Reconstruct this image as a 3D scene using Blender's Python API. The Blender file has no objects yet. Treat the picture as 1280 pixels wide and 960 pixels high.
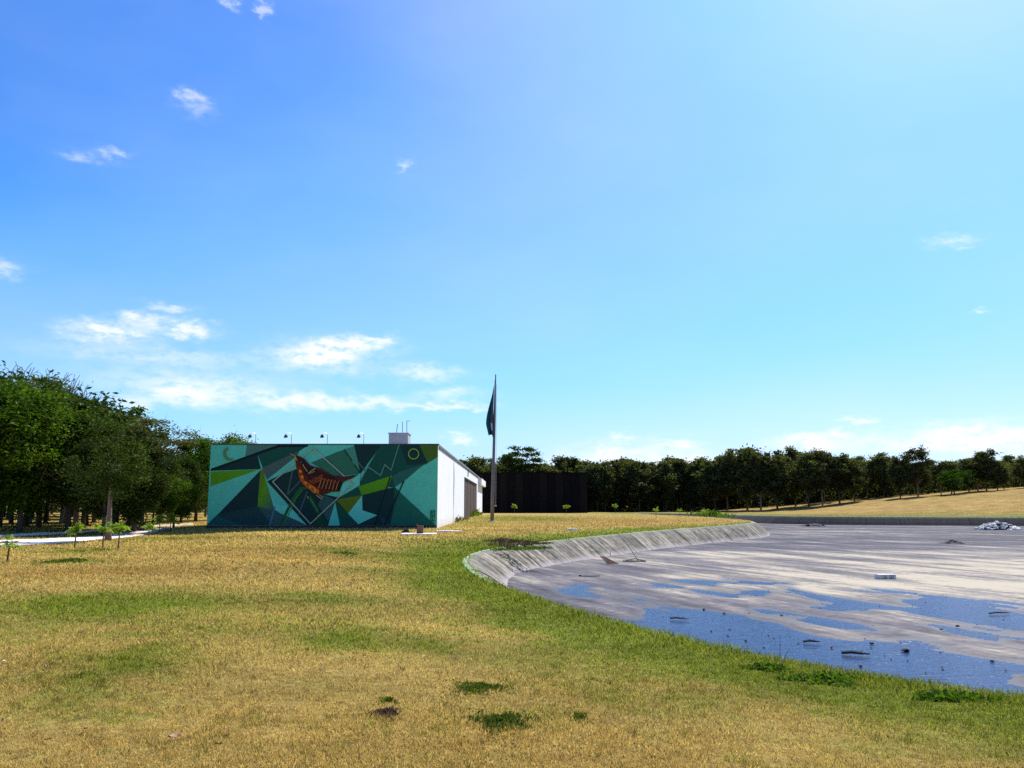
import bpy, math, random
import numpy as np
from mathutils import Vector, Matrix, noise as mnoise
from mathutils.geometry import delaunay_2d_cdt

R = math.radians
sc = bpy.context.scene
COL = sc.collection

# ------------------------------------------------------------------ camera
CAM_H = 1.6
PITCH = R(8.25)
FPX = 1035.0                                    # focal length in pixels of the 1280 wide picture
cam_d = bpy.data.cameras.new('camera')
cam_d.sensor_width = 36.0
cam_d.lens = 36.0 * FPX / 1280.0
cam_d.clip_start = 0.1
cam_d.clip_end = 5000
cam = bpy.data.objects.new('camera', cam_d)
COL.objects.link(cam)
cam.location = (0, 0, CAM_H)
cam.rotation_euler = (R(90) + PITCH, 0, 0)
sc.camera = cam

# ------------------------------------------------------------------ sky, sun, exposure
SUN_EL, SUN_AZ = 49.0, 34.0                     # azimuth clockwise from +Y (to the right)
world = bpy.data.worlds.new('World')
sc.world = world
world.use_nodes = True
wn = world.node_tree
wn.nodes.clear()


def N(nt, typ, **kw):
    n = nt.nodes.new(typ)
    for k, v in kw.items():
        setattr(n, k, v)
    return n


def L(nt, a, b):
    nt.links.new(a, b)


def mth(nt, op, a, b=None, c=None, clamp=False):
    n = N(nt, 'ShaderNodeMath', operation=op)
    n.use_clamp = clamp
    for i, v in enumerate((a, b, c)):
        if v is None:
            continue
        if isinstance(v, (int, float)):
            n.inputs[i].default_value = v
        else:
            L(nt, v, n.inputs[i])
    return n.outputs[0]


def mixc(nt, fac, a, b, blend='MIX'):
    n = N(nt, 'ShaderNodeMix', data_type='RGBA', blend_type=blend)
    for sock, v in ((n.inputs[0], fac), (n.inputs[6], a), (n.inputs[7], b)):
        if isinstance(v, (int, float)):
            sock.default_value = v
        elif isinstance(v, (tuple, list)):
            sock.default_value = (*v[:3], 1)
        else:
            L(nt, v, sock)
    return n.outputs[2]


sky = N(wn, 'ShaderNodeTexSky', sky_type='NISHITA')
sky.sun_disc = False
sky.sun_elevation = R(SUN_EL)
sky.sun_rotation = R(SUN_AZ)
sky.altitude = 0
sky.air_density = 1.0
sky.dust_density = 0.9
sky.ozone_density = 1.7
hs = N(wn, 'ShaderNodeHueSaturation')
hs.inputs['Saturation'].default_value = 1.6
hs.inputs['Value'].default_value = 1.0
gm = N(wn, 'ShaderNodeGamma')
gm.inputs[1].default_value = 0.82
L(wn, sky.outputs[0], gm.inputs[0])
L(wn, gm.outputs[0], hs.inputs['Color'])
tint = mixc(wn, 1.0, hs.outputs[0], (0.76, 0.96, 1.28), 'MULTIPLY')

# response curve of the sky: deep blue falls off quickly to pale cyan
NORM = 0.212
dn = N(wn, 'ShaderNodeVectorMath', operation='SCALE')
dn.inputs['Scale'].default_value = NORM
L(wn, tint, dn.inputs[0])
cv = N(wn, 'ShaderNodeRGBCurve')
for ch, pts_c in ((0, [(0.10, 0.10), (0.15, 0.18), (0.20, 0.27), (0.30, 0.33), (0.42, 0.36), (0.65, 0.54), (1.0, 0.74)]),
                  (1, [(0.30, 0.28), (0.37, 0.37), (0.44, 0.49), (0.52, 0.59), (0.70, 0.73), (1.0, 0.88)])):
    c_ = cv.mapping.curves[ch]
    for a_, b_ in pts_c[:-1]:
        c_.points.new(a_, b_)
    c_.points[-1].location = pts_c[-1]
cv.mapping.extend = 'EXTRAPOLATED'
cv.mapping.clip_max_x = cv.mapping.clip_max_y = 2.0
cv.mapping.update()
L(wn, dn.outputs[0], cv.inputs['Color'])
up_ = N(wn, 'ShaderNodeVectorMath', operation='SCALE')
up_.inputs['Scale'].default_value = 1.0 / NORM
L(wn, cv.outputs[0], up_.inputs[0])
tint = up_.outputs[0]

# clouds: soft patches given by direction (azimuth, elevation), torn by noise
geo = N(wn, 'ShaderNodeTexCoord')
sep = N(wn, 'ShaderNodeSeparateXYZ')
L(wn, geo.outputs['Generated'], sep.inputs[0])
az = mth(wn, 'ARCTAN2', sep.outputs[0], sep.outputs[1])
el = mth(wn, 'ARCSINE', sep.outputs[2])
uv = N(wn, 'ShaderNodeCombineXYZ')
L(wn, az, uv.inputs[0])
L(wn, el, uv.inputs[1])
stretch = N(wn, 'ShaderNodeVectorMath', operation='MULTIPLY')
stretch.inputs[1].default_value = (1.0, 2.2, 1)
L(wn, uv.outputs[0], stretch.inputs[0])
nz = N(wn, 'ShaderNodeTexNoise')
nz.inputs['Scale'].default_value = 30
nz.inputs['Detail'].default_value = 8
nz.inputs['Roughness'].default_value = 0.62
L(wn, stretch.outputs[0], nz.inputs['Vector'])
warp = N(wn, 'ShaderNodeVectorMath', operation='MULTIPLY_ADD')
L(wn, nz.outputs['Color'], warp.inputs[0])
warp.inputs[1].default_value = (0.085, 0.036, 0)
warp.inputs[2].default_value = (-0.0425, -0.018, 0)
uvw = N(wn, 'ShaderNodeVectorMath', operation='ADD')
L(wn, uv.outputs[0], uvw.inputs[0])
L(wn, warp.outputs[0], uvw.inputs[1])


def ray(px, py):
    a, b = (px - 640) / FPX, (480 - py) / FPX
    return np.array((a, math.cos(PITCH) - b * math.sin(PITCH), math.sin(PITCH) + b * math.cos(PITCH)))


CLOUDS = [  # x, y, half width, half height (picture pixels), strength
    (285, 2, 9, 5, .45), (332, 9, 8, 7, .4), (240, 121, 13, 5, .36), (248, 133, 18, 9, .22), (100, 197, 16, 5, .28), (145, 194, 15, 5, .34),
    (503, 209, 7, 5, .42), (4, 335, 18, 7, .5), (135, 416, 42, 10, 1.0), (178, 401, 16, 8, .75), (236, 411, 28, 8, .9),
    (215, 386, 22, 5, .5), (395, 446, 48, 15, 1.25), (440, 432, 44, 9, 1.1), (470, 425, 14, 4, .6), (200, 445, 110, 10, .38),
    (240, 480, 110, 16, .42), (225, 492, 34, 10, .55), (395, 503, 60, 9, .62), (320, 500, 110, 12, .4),
    (530, 466, 46, 10, .6), (560, 493, 36, 7, .5), (560, 508, 46, 5, .8), (480, 503, 46, 7, .6), (165, 503, 22, 8, .5), (575, 547, 14, 6, .8),
    (775, 546, 15, 5, .8), (846, 557, 28, 8, .9), (765, 567, 52, 12, .75), (800, 580, 130, 14, .45), (1025, 548, 44, 6, .9),
    (1000, 558, 46, 7, .9), (1074, 526, 14, 4, .8), (1195, 536, 22, 7, .85), (1190, 553, 110, 12, .85), (1260, 550, 70, 14, .8),
    (1190, 298, 20, 5, .4), (1200, 310, 10, 4, .4), (1230, 391, 8, 3, .5), (870, 580, 60, 10, .5)]
dens = None
for (px, py, hw, hh, s) in CLOUDS:
    d = ray(px, py)
    d = d / np.linalg.norm(d)
    u0, v0 = math.atan2(d[0], d[1]), math.asin(d[2])
    a = N(wn, 'ShaderNodeVectorMath', operation='SUBTRACT')
    L(wn, uvw.outputs[0], a.inputs[0])
    a.inputs[1].default_value = (u0, v0, 0)
    b = N(wn, 'ShaderNodeVectorMath', operation='MULTIPLY')
    L(wn, a.outputs[0], b.inputs[0])
    b.inputs[1].default_value = (FPX / hw * 1.1, FPX / hh * 1.1, 0)
    c = N(wn, 'ShaderNodeVectorMath', operation='DOT_PRODUCT')
    L(wn, b.outputs[0], c.inputs[0])
    L(wn, b.outputs[0], c.inputs[1])
    g = mth(wn, 'POWER', 0.37, c.outputs['Value'])
    dens = mth(wn, 'MULTIPLY', g, s) if dens is None else mth(wn, 'MULTIPLY_ADD', g, s, dens)
nz2 = N(wn, 'ShaderNodeTexNoise')
nz2.inputs['Scale'].default_value = 46
nz2.inputs['Detail'].default_value = 7
nz2.inputs['Roughness'].default_value = 0.6
L(wn, stretch.outputs[0], nz2.inputs['Vector'])
tear = mth(wn, 'MULTIPLY_ADD', nz2.outputs['Fac'], 4.0, -1.15, clamp=True)
# high thin veil, everywhere in the sky, very weak
nz3 = N(wn, 'ShaderNodeTexNoise')
nz3.inputs['Scale'].default_value = 3.0
nz3.inputs['Detail'].default_value = 4
L(wn, stretch.outputs[0], nz3.inputs['Vector'])
veil = mth(wn, 'MULTIPLY_ADD', nz3.outputs['Fac'], 0.5, -0.2, clamp=True)
cl = mth(wn, 'MULTIPLY', dens, tear, clamp=True)
cl = mth(wn, 'POWER', cl, 0.85)
cl = mth(wn, 'MULTIPLY_ADD', veil, 0.45, cl, clamp=True)
cloud_col = mixc(wn, cl, tint, (5.0, 5.15, 5.4))
SKY_STR = 0.14
bg = N(wn, 'ShaderNodeBackground')
bg.inputs['Strength'].default_value = SKY_STR
L(wn, cloud_col, bg.inputs['Color'])
wo = N(wn, 'ShaderNodeOutputWorld')
L(wn, bg.outputs[0], wo.inputs['Surface'])

sun_d = bpy.data.lights.new('sun', 'SUN')
sun_d.energy = 5.0
sun_d.angle = R(0.53)
sun_d.color = (1.0, 0.955, 0.88)
sun = bpy.data.objects.new('sun', sun_d)
COL.objects.link(sun)
sun_dir = Vector((math.sin(R(SUN_AZ)) * math.cos(R(SUN_EL)), math.cos(R(SUN_AZ)) * math.cos(R(SUN_EL)), math.sin(R(SUN_EL))))
sun.rotation_euler = sun_dir.to_track_quat('Z', 'Y').to_euler()
sun.location = (60, 40, 90)

sc.view_settings.view_transform = 'Standard'
sc.view_settings.look = 'None'
sc.view_settings.gamma = 1.0
sc.view_settings.use_curve_mapping = False
sc.view_settings.exposure = 0.6
sc.cycles.use_denoising = False                # keep the grain of grass and leaves
sc.cycles.max_bounces = 6
sc.cycles.diffuse_bounces = 2
sc.cycles.glossy_bounces = 3
sc.cycles.transparent_max_bounces = 4
sc.cycles.caustics_reflective = False
sc.cycles.caustics_refractive = False


# ------------------------------------------------------------------ helpers
def ground_pt(px, py, z=0.0):
    d = ray(px, py)
    t = (z - CAM_H) / d[2]
    return np.array((d[0] * t, d[1] * t))


def wall_pt(px, py, D):
    d = ray(px, py)
    t = D / d[1]
    return d[0] * t, CAM_H + d[2] * t


def srgb(r, g, b, k=1.0):
    def f(c):
        c /= 255.0
        return (c / 12.92 if c <= 0.04045 else ((c + 0.055) / 1.055) ** 2.4) * k
    return (f(r), f(g), f(b))


def tag(o, label=None, cat=None, group=None, kind=None):
    if label:
        o['label'] = label
    if cat:
        o['category'] = cat
    if group:
        o['group'] = group
    if kind:
        o['kind'] = kind
    return o


def empty(name, loc=(0, 0, 0), rz=0.0):
    o = bpy.data.objects.new(name, None)
    o.empty_display_size = 0.3
    o.location = loc
    o.rotation_euler = (0, 0, rz)
    COL.objects.link(o)
    return o


def obj_from(name, me, parent=None):
    o = bpy.data.objects.new(name, me)
    COL.objects.link(o)
    if parent is not None:
        o.parent = parent
    return o


class MB:
    """collects vertices and faces, builds one mesh object"""

    def __init__(self):
        self.v, self.f, self.mi = [], [], []

    def add(self, vs, fs, m=0):
        b = len(self.v)
        self.v.extend([tuple(p) for p in vs])
        for f in fs:
            self.f.append(tuple(i + b for i in f))
            self.mi.append(m)

    def box(self, x0, x1, y0, y1, z0, z1, m=0, M=None):
        vs = [(x, y, z) for z in (z0, z1) for y in (y0, y1) for x in (x0, x1)]
        if M is not None:
            vs = [tuple(M @ Vector(p)) for p in vs]
        self.add(vs, [(0, 2, 3, 1), (4, 5, 7, 6), (0, 1, 5, 4), (2, 6, 7, 3), (0, 4, 6, 2), (1, 3, 7, 5)], m)

    def tube(self, pts, rad, n=6, m=0, cap=True):
        pts = [Vector(p) for p in pts]
        k = len(pts)
        if isinstance(rad, (int, float)):
            rad = [rad] * k
        vs, fs = [], []
        up = Vector((0.12, 0.31, 0.94))
        for i, p in enumerate(pts):
            t = (pts[min(i + 1, k - 1)] - pts[max(i - 1, 0)])
            if t.length < 1e-9:
                t = Vector((0, 0, 1))
            t.normalize()
            a = t.cross(up)
            if a.length < 0.05:
                a = t.cross(Vector((1, 0, 0)))
            a.normalize()
            b = t.cross(a)
            for j in range(n):
                w = 2 * math.pi * j / n
                vs.append(p + (a * math.cos(w) + b * math.sin(w)) * rad[i])
        for i in range(k - 1):
            for j in range(n):
                j2 = (j + 1) % n
                fs.append((i * n + j, i * n + j2, (i + 1) * n + j2, (i + 1) * n + j))
        if cap:
            fs.append(tuple(range(n))[::-1])
            fs.append(tuple((k - 1) * n + j for j in range(n)))
        self.add(vs, fs, m)

    def mesh(self, name, mats, smooth=False):
        me = bpy.data.meshes.new(name)
        me.from_pydata(self.v, [], self.f)
        if not isinstance(mats, (list, tuple)):
            mats = [mats]
        for mt in mats:
            me.materials.append(mt)
        me.polygons.foreach_set('material_index', self.mi)
        if smooth:
            me.polygons.foreach_set('use_smooth', [True] * len(self.f))
        me.update()
        return me

    def build(self, name, mats, parent=None, smooth=False):
        return obj_from(name, self.mesh(name, mats, smooth), parent)


def np_mesh(name, verts, faces, mat, smooth=False):
    """verts (n,3), faces (m,k) with constant k"""
    me = bpy.data.meshes.new(name)
    verts = np.asarray(verts, dtype=np.float32)
    faces = np.asarray(faces, dtype=np.int32)
    m, k = faces.shape
    me.vertices.add(len(verts))
    me.vertices.foreach_set('co', verts.ravel())
    me.loops.add(m * k)
    me.loops.foreach_set('vertex_index', faces.ravel())
    me.polygons.add(m)
    me.polygons.foreach_set('loop_start', np.arange(0, m * k, k, dtype=np.int32))
    if smooth:
        me.polygons.foreach_set('use_smooth', np.ones(m, dtype=bool))
    me.materials.append(mat)
    me.update(calc_edges=True)
    return me


def float_attr(me, name, vals):
    a = me.attributes.new(name, 'FLOAT', 'POINT')
    a.data.foreach_set('value', np.asarray(vals, dtype=np.float32))


# ------------------------------------------------------------------ materials
def new_mat(name):
    m = bpy.data.materials.new(name)
    m.use_nodes = True
    nt = m.node_tree
    bs = nt.nodes['Principled BSDF']
    return m, nt, bs


def noise_node(nt, scale, detail=4, rough=0.55, vec=None, dim='3D'):
    n = N(nt, 'ShaderNodeTexNoise')
    n.noise_dimensions = dim
    n.inputs['Scale'].default_value = scale
    n.inputs['Detail'].default_value = detail
    n.inputs['Roughness'].default_value = rough
    if vec is not None:
        L(nt, vec, n.inputs['Vector'])
    return n.outputs['Fac']


def ramp(nt, fac, stops):
    n = N(nt, 'ShaderNodeValToRGB')
    e = n.color_ramp.elements
    while len(e) < len(stops):
        e.new(0.5)
    for i, (p, c) in enumerate(stops):
        e[i].position = p
        e[i].color = (*c, 1) if len(c) == 3 else c
    L(nt, fac, n.inputs[0])
    return n.outputs[0]


def smooth(nt, v, lo, hi):
    n = N(nt, 'ShaderNodeMapRange', interpolation_type='SMOOTHSTEP')
    L(nt, v, n.inputs['Value'])
    n.inputs['From Min'].default_value = lo
    n.inputs['From Max'].default_value = hi
    return n.outputs[0]


def position(nt):
    return N(nt, 'ShaderNodeNewGeometry').outputs['Position']


def scaled(nt, vec, s):
    n = N(nt, 'ShaderNodeVectorMath', operation='MULTIPLY')
    L(nt, vec, n.inputs[0])
    n.inputs[1].default_value = s
    return n.outputs[0]


def bump(nt, bs, h, strength, dist=0.02):
    b = N(nt, 'ShaderNodeBump')
    b.inputs['Strength'].default_value = strength
    b.inputs['Distance'].default_value = dist
    L(nt, h, b.inputs['Height'])
    L(nt, b.outputs[0], bs.inputs['Normal'])


def mat_simple(name, c, rough=0.8, var=0.25, scale=4.0, metallic=0.0, bmp=0.0, spec=0.3):
    m, nt, bs = new_mat(name)
    tc = N(nt, 'ShaderNodeTexCoord').outputs['Object']
    f = noise_node(nt, scale, 6, 0.6, tc)
    f2 = noise_node(nt, scale * 7, 3, 0.6, tc)
    f = mth(nt, 'MULTIPLY_ADD', f2, 0.4, mth(nt, 'MULTIPLY', f, 0.7))
    lo = tuple(x * (1 - var) for x in c)
    hi = tuple(min(1, x * (1 + var)) for x in c)
    col = ramp(nt, f, [(0.3, lo), (0.75, hi)])
    L(nt, col, bs.inputs['Base Color'])
    bs.inputs['Roughness'].default_value = rough
    bs.inputs['Metallic'].default_value = metallic
    bs.inputs['Specular IOR Level'].default_value = spec
    if bmp:
        bump(nt, bs, f, bmp)
    return m


def mat_leaf(name, dark, light, trans=0.35, hue_rand=0.12):
    """leaves: tint attribute per leaf, each tree slightly different"""
    m, nt, bs = new_mat(name)
    nt.nodes.remove(bs)
    at = N(nt, 'ShaderNodeAttribute', attribute_name='tint').outputs['Fac']
    oi = N(nt, 'ShaderNodeObjectInfo').outputs['Random']
    f = mth(nt, 'MULTIPLY_ADD', oi, 0.35, mth(nt, 'MULTIPLY_ADD', at, 0.8, -0.1), clamp=True)
    col = mixc(nt, f, dark, light)
    df = N(nt, 'ShaderNodeBsdfDiffuse')
    L(nt, col, df.inputs['Color'])
    tr = N(nt, 'ShaderNodeBsdfTranslucent')
    tcol = mixc(nt, 1.0, col, (1.15, 1.3, 0.5), 'MULTIPLY')
    L(nt, tcol, tr.inputs['Color'])
    gl = N(nt, 'ShaderNodeBsdfGlossy')
    gl.inputs['Roughness'].default_value = 0.5
    gl.inputs['Color'].default_value = (0.5, 0.5, 0.5, 1)
    mx = N(nt, 'ShaderNodeMixShader')
    mx.inputs[0].default_value = trans
    L(nt, df.outputs[0], mx.inputs[1])
    L(nt, tr.outputs[0], mx.inputs[2])
    mx2 = N(nt, 'ShaderNodeMixShader')
    mx2.inputs[0].default_value = 0.015
    L(nt, mx.outputs[0], mx2.inputs[1])
    L(nt, gl.outputs[0], mx2.inputs[2])
    L(nt, mx2.outputs[0], nt.nodes['Material Output'].inputs['Surface'])
    return m


GOLD, GOLD2 = (0.385, 0.26, 0.055), (0.56, 0.41, 0.125)
GREEN1, GREEN2 = (0.14, 0.165, 0.012), (0.245, 0.265, 0.028)
ORANGE = (0.36, 0.185, 0.042)


def lawn_color(nt, blade=False):
    pos = position(nt)
    g = N(nt, 'ShaderNodeAttribute', attribute_name='green').outputs['Fac']
    dk = N(nt, 'ShaderNodeAttribute', attribute_name='rust').outputs['Fac']
    n1 = noise_node(nt, 0.35, 5, 0.6, pos)
    n2 = noise_node(nt, 2.2, 5, 0.65, pos)
    n3 = noise_node(nt, 9.0, 3, 0.6, pos)
    t = mth(nt, 'MULTIPLY_ADD', n1, 0.5, mth(nt, 'MULTIPLY', n2, 0.55))
    n0 = noise_node(nt, 0.09, 4, 0.6, pos)
    t = mth(nt, 'MULTIPLY_ADD', n0, 0.5, t)
    gg = mth(nt, 'ADD', g, mth(nt, 'MULTIPLY_ADD', t, 2.6, -1.98))
    gg = smooth(nt, gg, 0.0, 1.0)
    gold = mixc(nt, n2, GOLD, GOLD2)
    gold = mixc(nt, mth(nt, 'MULTIPLY', dk, mth(nt, 'MULTIPLY_ADD', n1, 1.4, -0.2, clamp=True), clamp=True), gold, ORANGE)
    green = mixc(nt, n3, GREEN1, GREEN2)
    col = mixc(nt, gg, gold, green)
    if blade:
        at = N(nt, 'ShaderNodeAttribute', attribute_name='tint').outputs['Fac']
        k = mth(nt, 'MULTIPLY_ADD', at, 1.55, 0.40)
        n4 = noise_node(nt, 1.3, 7, 0.72, pos)
        spots = smooth(nt, n4, 0.60, 0.70)
        k = mth(nt, 'MULTIPLY', k, mth(nt, 'MULTIPLY_ADD', spots, -0.35, 1.0))
    else:
        k = mth(nt, 'MULTIPLY_ADD', n3, 1.2, 0.05)
        n8 = noise_node(nt, 0.55, 7, 0.7, pos)
        k = mth(nt, 'MULTIPLY', k, mth(nt, 'MULTIPLY_ADD', n8, 1.6, 0.25))
        # scattered small dark tufts
        n4 = noise_node(nt, 1.3, 7, 0.72, pos)
        spots = smooth(nt, n4, 0.62, 0.70)
        k = mth(nt, 'MULTIPLY', k, mth(nt, 'MULTIPLY_ADD', spots, -0.38, 1.0))
    n6 = noise_node(nt, 1.0, 5, 0.6, scaled(nt, pos, (0.10, 0.38, 1)))
    k = mth(nt, 'MULTIPLY', k, mth(nt, 'MULTIPLY_ADD', n6, 0.7, 0.67))
    n7 = noise_node(nt, 1.0, 5, 0.65, scaled(nt, pos, (0.03, 0.14, 1)))
    k = mth(nt, 'MULTIPLY', k, mth(nt, 'MULTIPLY_ADD', n7, 0.7, 0.66))
    cc = N(nt, 'ShaderNodeCombineColor')
    for i in range(3):
        L(nt, k, cc.inputs[i])
    return mixc(nt, 1.0, col, cc.outputs[0], 'MULTIPLY'), n3


def mat_lawn():
    m, nt, bs = new_mat('dry_lawn')
    col, n3 = lawn_color(nt)
    L(nt, col, bs.inputs['Base Color'])
    bs.inputs['Roughness'].default_value = 0.95
    bs.inputs['Specular IOR Level'].default_value = 0.1
    pos = position(nt)
    h = noise_node(nt, 26.0, 5, 0.7, pos)
    bump(nt, bs, h, 0.9, 0.05)
    return m


def mat_blades():
    m, nt, bs = new_mat('grass_blades')
    col, n3 = lawn_color(nt, True)
    nt.nodes.remove(bs)
    df = N(nt, 'ShaderNodeBsdfDiffuse')
    tr = N(nt, 'ShaderNodeBsdfTranslucent')
    L(nt, col, df.inputs['Color'])
    L(nt, col, tr.inputs['Color'])
    mx = N(nt, 'ShaderNodeMixShader')
    mx.inputs[0].default_value = 0.35
    L(nt, df.outputs[0], mx.inputs[1])
    L(nt, tr.outputs[0], mx.inputs[2])
    L(nt, mx.outputs[0], nt.nodes['Material Output'].inputs['Surface'])
    return m


FLOOR_Z = -1.10
WATER_Z = -1.128
STREAK = R(-70)                                 # direction of the mud streaks, from +X


def mat_floor():
    m, nt, bs = new_mat('lagoon_mud')
    pos = position(nt)
    rot = N(nt, 'ShaderNodeVectorRotate', rotation_type='Z_AXIS')
    L(nt, pos, rot.inputs['Vector'])
    rot.inputs['Angle'].default_value = -STREAK
    st = scaled(nt, rot.outputs[0], (0.10, 0.55, 1))
    st2 = scaled(nt, pos, (0.045, 0.22, 1))
    a = noise_node(nt, 1.3, 6, 0.62, st)
    b = noise_node(nt, 1.0, 6, 0.62, st2)
    fine = noise_node(nt, 3.5, 6, 0.7, pos)
    thin = noise_node(nt, 1.0, 5, 0.7, scaled(nt, rot.outputs[0], (0.22, 2.6, 1)))
    fine = mth(nt, 'MULTIPLY_ADD', thin, 0.9, mth(nt, 'MULTIPLY_ADD', fine, 0.8, -0.35))
    pale = N(nt, 'ShaderNodeAttribute', attribute_name='pale').outputs['Fac']
    t = mth(nt, 'MULTIPLY_ADD', a, 0.8, mth(nt, 'MULTIPLY_ADD', b, 0.55, mth(nt, 'MULTIPLY_ADD', fine, 0.45, -0.90)))
    t = mth(nt, 'MULTIPLY_ADD', t, 2.9, mth(nt, 'MULTIPLY_ADD', pale, 0.62, 0.24), clamp=True)
    col = ramp(nt, t, [(0.0, (0.045, 0.043, 0.048)), (0.30, (0.082, 0.076, 0.086)), (0.55, (0.145, 0.130, 0.132)), (0.80, (0.25, 0.218, 0.175)), (1.0, (0.40, 0.345, 0.25))])
    sweep = noise_node(nt, 1.0, 6, 0.62, scaled(nt, rot.outputs[0], (0.05, 0.42, 1)))
    sweep = smooth(nt, sweep, 0.52, 0.64)
    col = mixc(nt, mth(nt, 'MULTIPLY', sweep, 0.6), col, (0.062, 0.058, 0.066))
    # wet mud close to the water line: darker and glossier
    sp = N(nt, 'ShaderNodeSeparateXYZ')
    L(nt, pos, sp.inputs[0])
    wet = mth(nt, 'SUBTRACT', 1.0, smooth(nt, sp.outputs[2], WATER_Z + 0.002, WATER_Z + 0.027))
    col = mixc(nt, mth(nt, 'MULTIPLY', wet, 0.8), col, (0.055, 0.055, 0.062))
    L(nt, col, bs.inputs['Base Color'])
    rg = mth(nt, 'MULTIPLY_ADD', wet, -0.3, 0.9)
    L(nt, rg, bs.inputs['Roughness'])
    bs.inputs['Specular IOR Level'].default_value = 0.12
    bump(nt, bs, fine, 0.35, 0.04)
    return m


def mat_water():
    m, nt, bs = new_mat('shallow_water')
    pos = position(nt)
    bs.inputs['Base Color'].default_value = (0.004, 0.016, 0.06, 1)
    bs.inputs['Roughness'].default_value = 0.18
    bs.inputs['IOR'].default_value = 1.33
    st = scaled(nt, pos, (1.0, 2.4, 1))
    h = noise_node(nt, 3.0, 3, 0.55, st)
    bump(nt, bs, h, 0.5, 0.07)
    return m


def mat_bank(name='bank_concrete', dark=False):
    """cast concrete of the bank: mould streaks down the slope, pale green lip, whitish water line"""
    m, nt, bs = new_mat(name)
    uvn = N(nt, 'ShaderNodeUVMap', uv_map='UVMap').outputs[0]
    sp = N(nt, 'ShaderNodeSeparateXYZ')
    L(nt, uvn, sp.inputs[0])
    v = sp.outputs[1]
    st = scaled(nt, uvn, (2.6, 0.55, 1))
    st2 = scaled(nt, uvn, (11.0, 0.7, 1))
    a = noise_node(nt, 1.0, 6, 0.65, st)
    b = noise_node(nt, 1.0, 5, 0.7, st2)
    p = noise_node(nt, 2.0, 6, 0.7, scaled(nt, uvn, (1, 3, 1)))
    t = mth(nt, 'MULTIPLY_ADD', a, 0.75, mth(nt, 'MULTIPLY_ADD', b, 0.55, mth(nt, 'MULTIPLY_ADD', p, 0.5, -0.4)))
    col = ramp(nt, t, [(0.36, (0.025, 0.022, 0.017)), (0.46, (0.11, 0.097, 0.072)), (0.56, (0.27, 0.238, 0.18)), (0.78, (0.46, 0.41, 0.32))])
    stain = noise_node(nt, 1.0, 6, 0.7, scaled(nt, uvn, (0.55, 0.9, 1)))
    stain = smooth(nt, stain, 0.42, 0.66)
    col = mixc(nt, mth(nt, 'MULTIPLY', stain, 0.62), col, (0.055, 0.05, 0.042))
    bottom = smooth(nt, mth(nt, 'MULTIPLY_ADD', b, 0.25, v), 0.82, 1.1)
    col = mixc(nt, mth(nt, 'MULTIPLY', bottom, 0.65), col, (0.36, 0.32, 0.31))
    moss = mth(nt, 'SUBTRACT', 1.0, smooth(nt, mth(nt, 'MULTIPLY_ADD', p, 0.22, v), 0.16, 0.42))
    col = mixc(nt, mth(nt, 'MULTIPLY', moss, 0.35), col, (0.17, 0.23, 0.13))
    lip = mth(nt, 'SUBTRACT', 1.0, smooth(nt, mth(nt, 'MULTIPLY_ADD', p, 0.06, v), 0.12, 0.16))
    col = mixc(nt, mth(nt, 'MULTIPLY', lip, 0.85), col, (0.30, 0.45, 0.24))
    if dark:                                    # far bank: mixed towards brownish black below its lip
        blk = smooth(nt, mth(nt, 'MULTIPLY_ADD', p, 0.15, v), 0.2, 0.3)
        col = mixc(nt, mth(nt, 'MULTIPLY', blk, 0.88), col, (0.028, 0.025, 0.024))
    L(nt, col, bs.inputs['Base Color'])
    bs.inputs['Roughness'].default_value = 0.9
    bs.inputs['Specular IOR Level'].default_value = 0.2
    bump(nt, bs, t, 0.6, 0.03)
    return m


def mat_mural():
    m, nt, bs = new_mat('mural_paint')
    at = N(nt, 'ShaderNodeAttribute', attribute_name='paint')
    pos = position(nt)
    n1 = noise_node(nt, 1.2, 6, 0.6, pos)
    n2 = noise_node(nt, 14.0, 4, 0.7, scaled(nt, pos, (1, 1, 0.25)))
    k = mth(nt, 'MULTIPLY_ADD', n1, 0.35, mth(nt, 'MULTIPLY_ADD', n2, 0.3, 0.66))
    cc = N(nt, 'ShaderNodeCombineColor')
    for i in range(3):
        L(nt, k, cc.inputs[i])
    L(nt, mixc(nt, 1.0, at.outputs['Color'], cc.outputs[0], 'MULTIPLY'), bs.inputs['Base Color'])
    bs.inputs['Roughness'].default_value = 0.75
    bs.inputs['Specular IOR Level'].default_value = 0.2
    return m


def mat_whitewall():
    m, nt, bs = new_mat('white_wall_paint')
    pos = position(nt)
    n1 = noise_node(nt, 0.5, 6, 0.6, pos)
    n2 = noise_node(nt, 2.0, 5, 0.7, scaled(nt, pos, (1, 1, 0.12)))
    sp = N(nt, 'ShaderNodeSeparateXYZ')
    L(nt, pos, sp.inputs[0])
    dirt = mth(nt, 'SUBTRACT', 1.0, smooth(nt, mth(nt, 'MULTIPLY_ADD', n2, 1.6, sp.outputs[2]), 0.5, 1.6))
    k = mth(nt, 'MULTIPLY_ADD', n2, 0.35, mth(nt, 'MULTIPLY', n1, 0.3))
    col = ramp(nt, k, [(0.2, (0.68, 0.68, 0.68)), (0.45, (0.82, 0.82, 0.815))])
    col = mixc(nt, mth(nt, 'MULTIPLY', dirt, 0.55), col, (0.45, 0.36, 0.27))
    L(nt, col, bs.inputs['Base Color'])
    bs.inputs['Roughness'].default_value = 0.7
    return m


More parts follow.
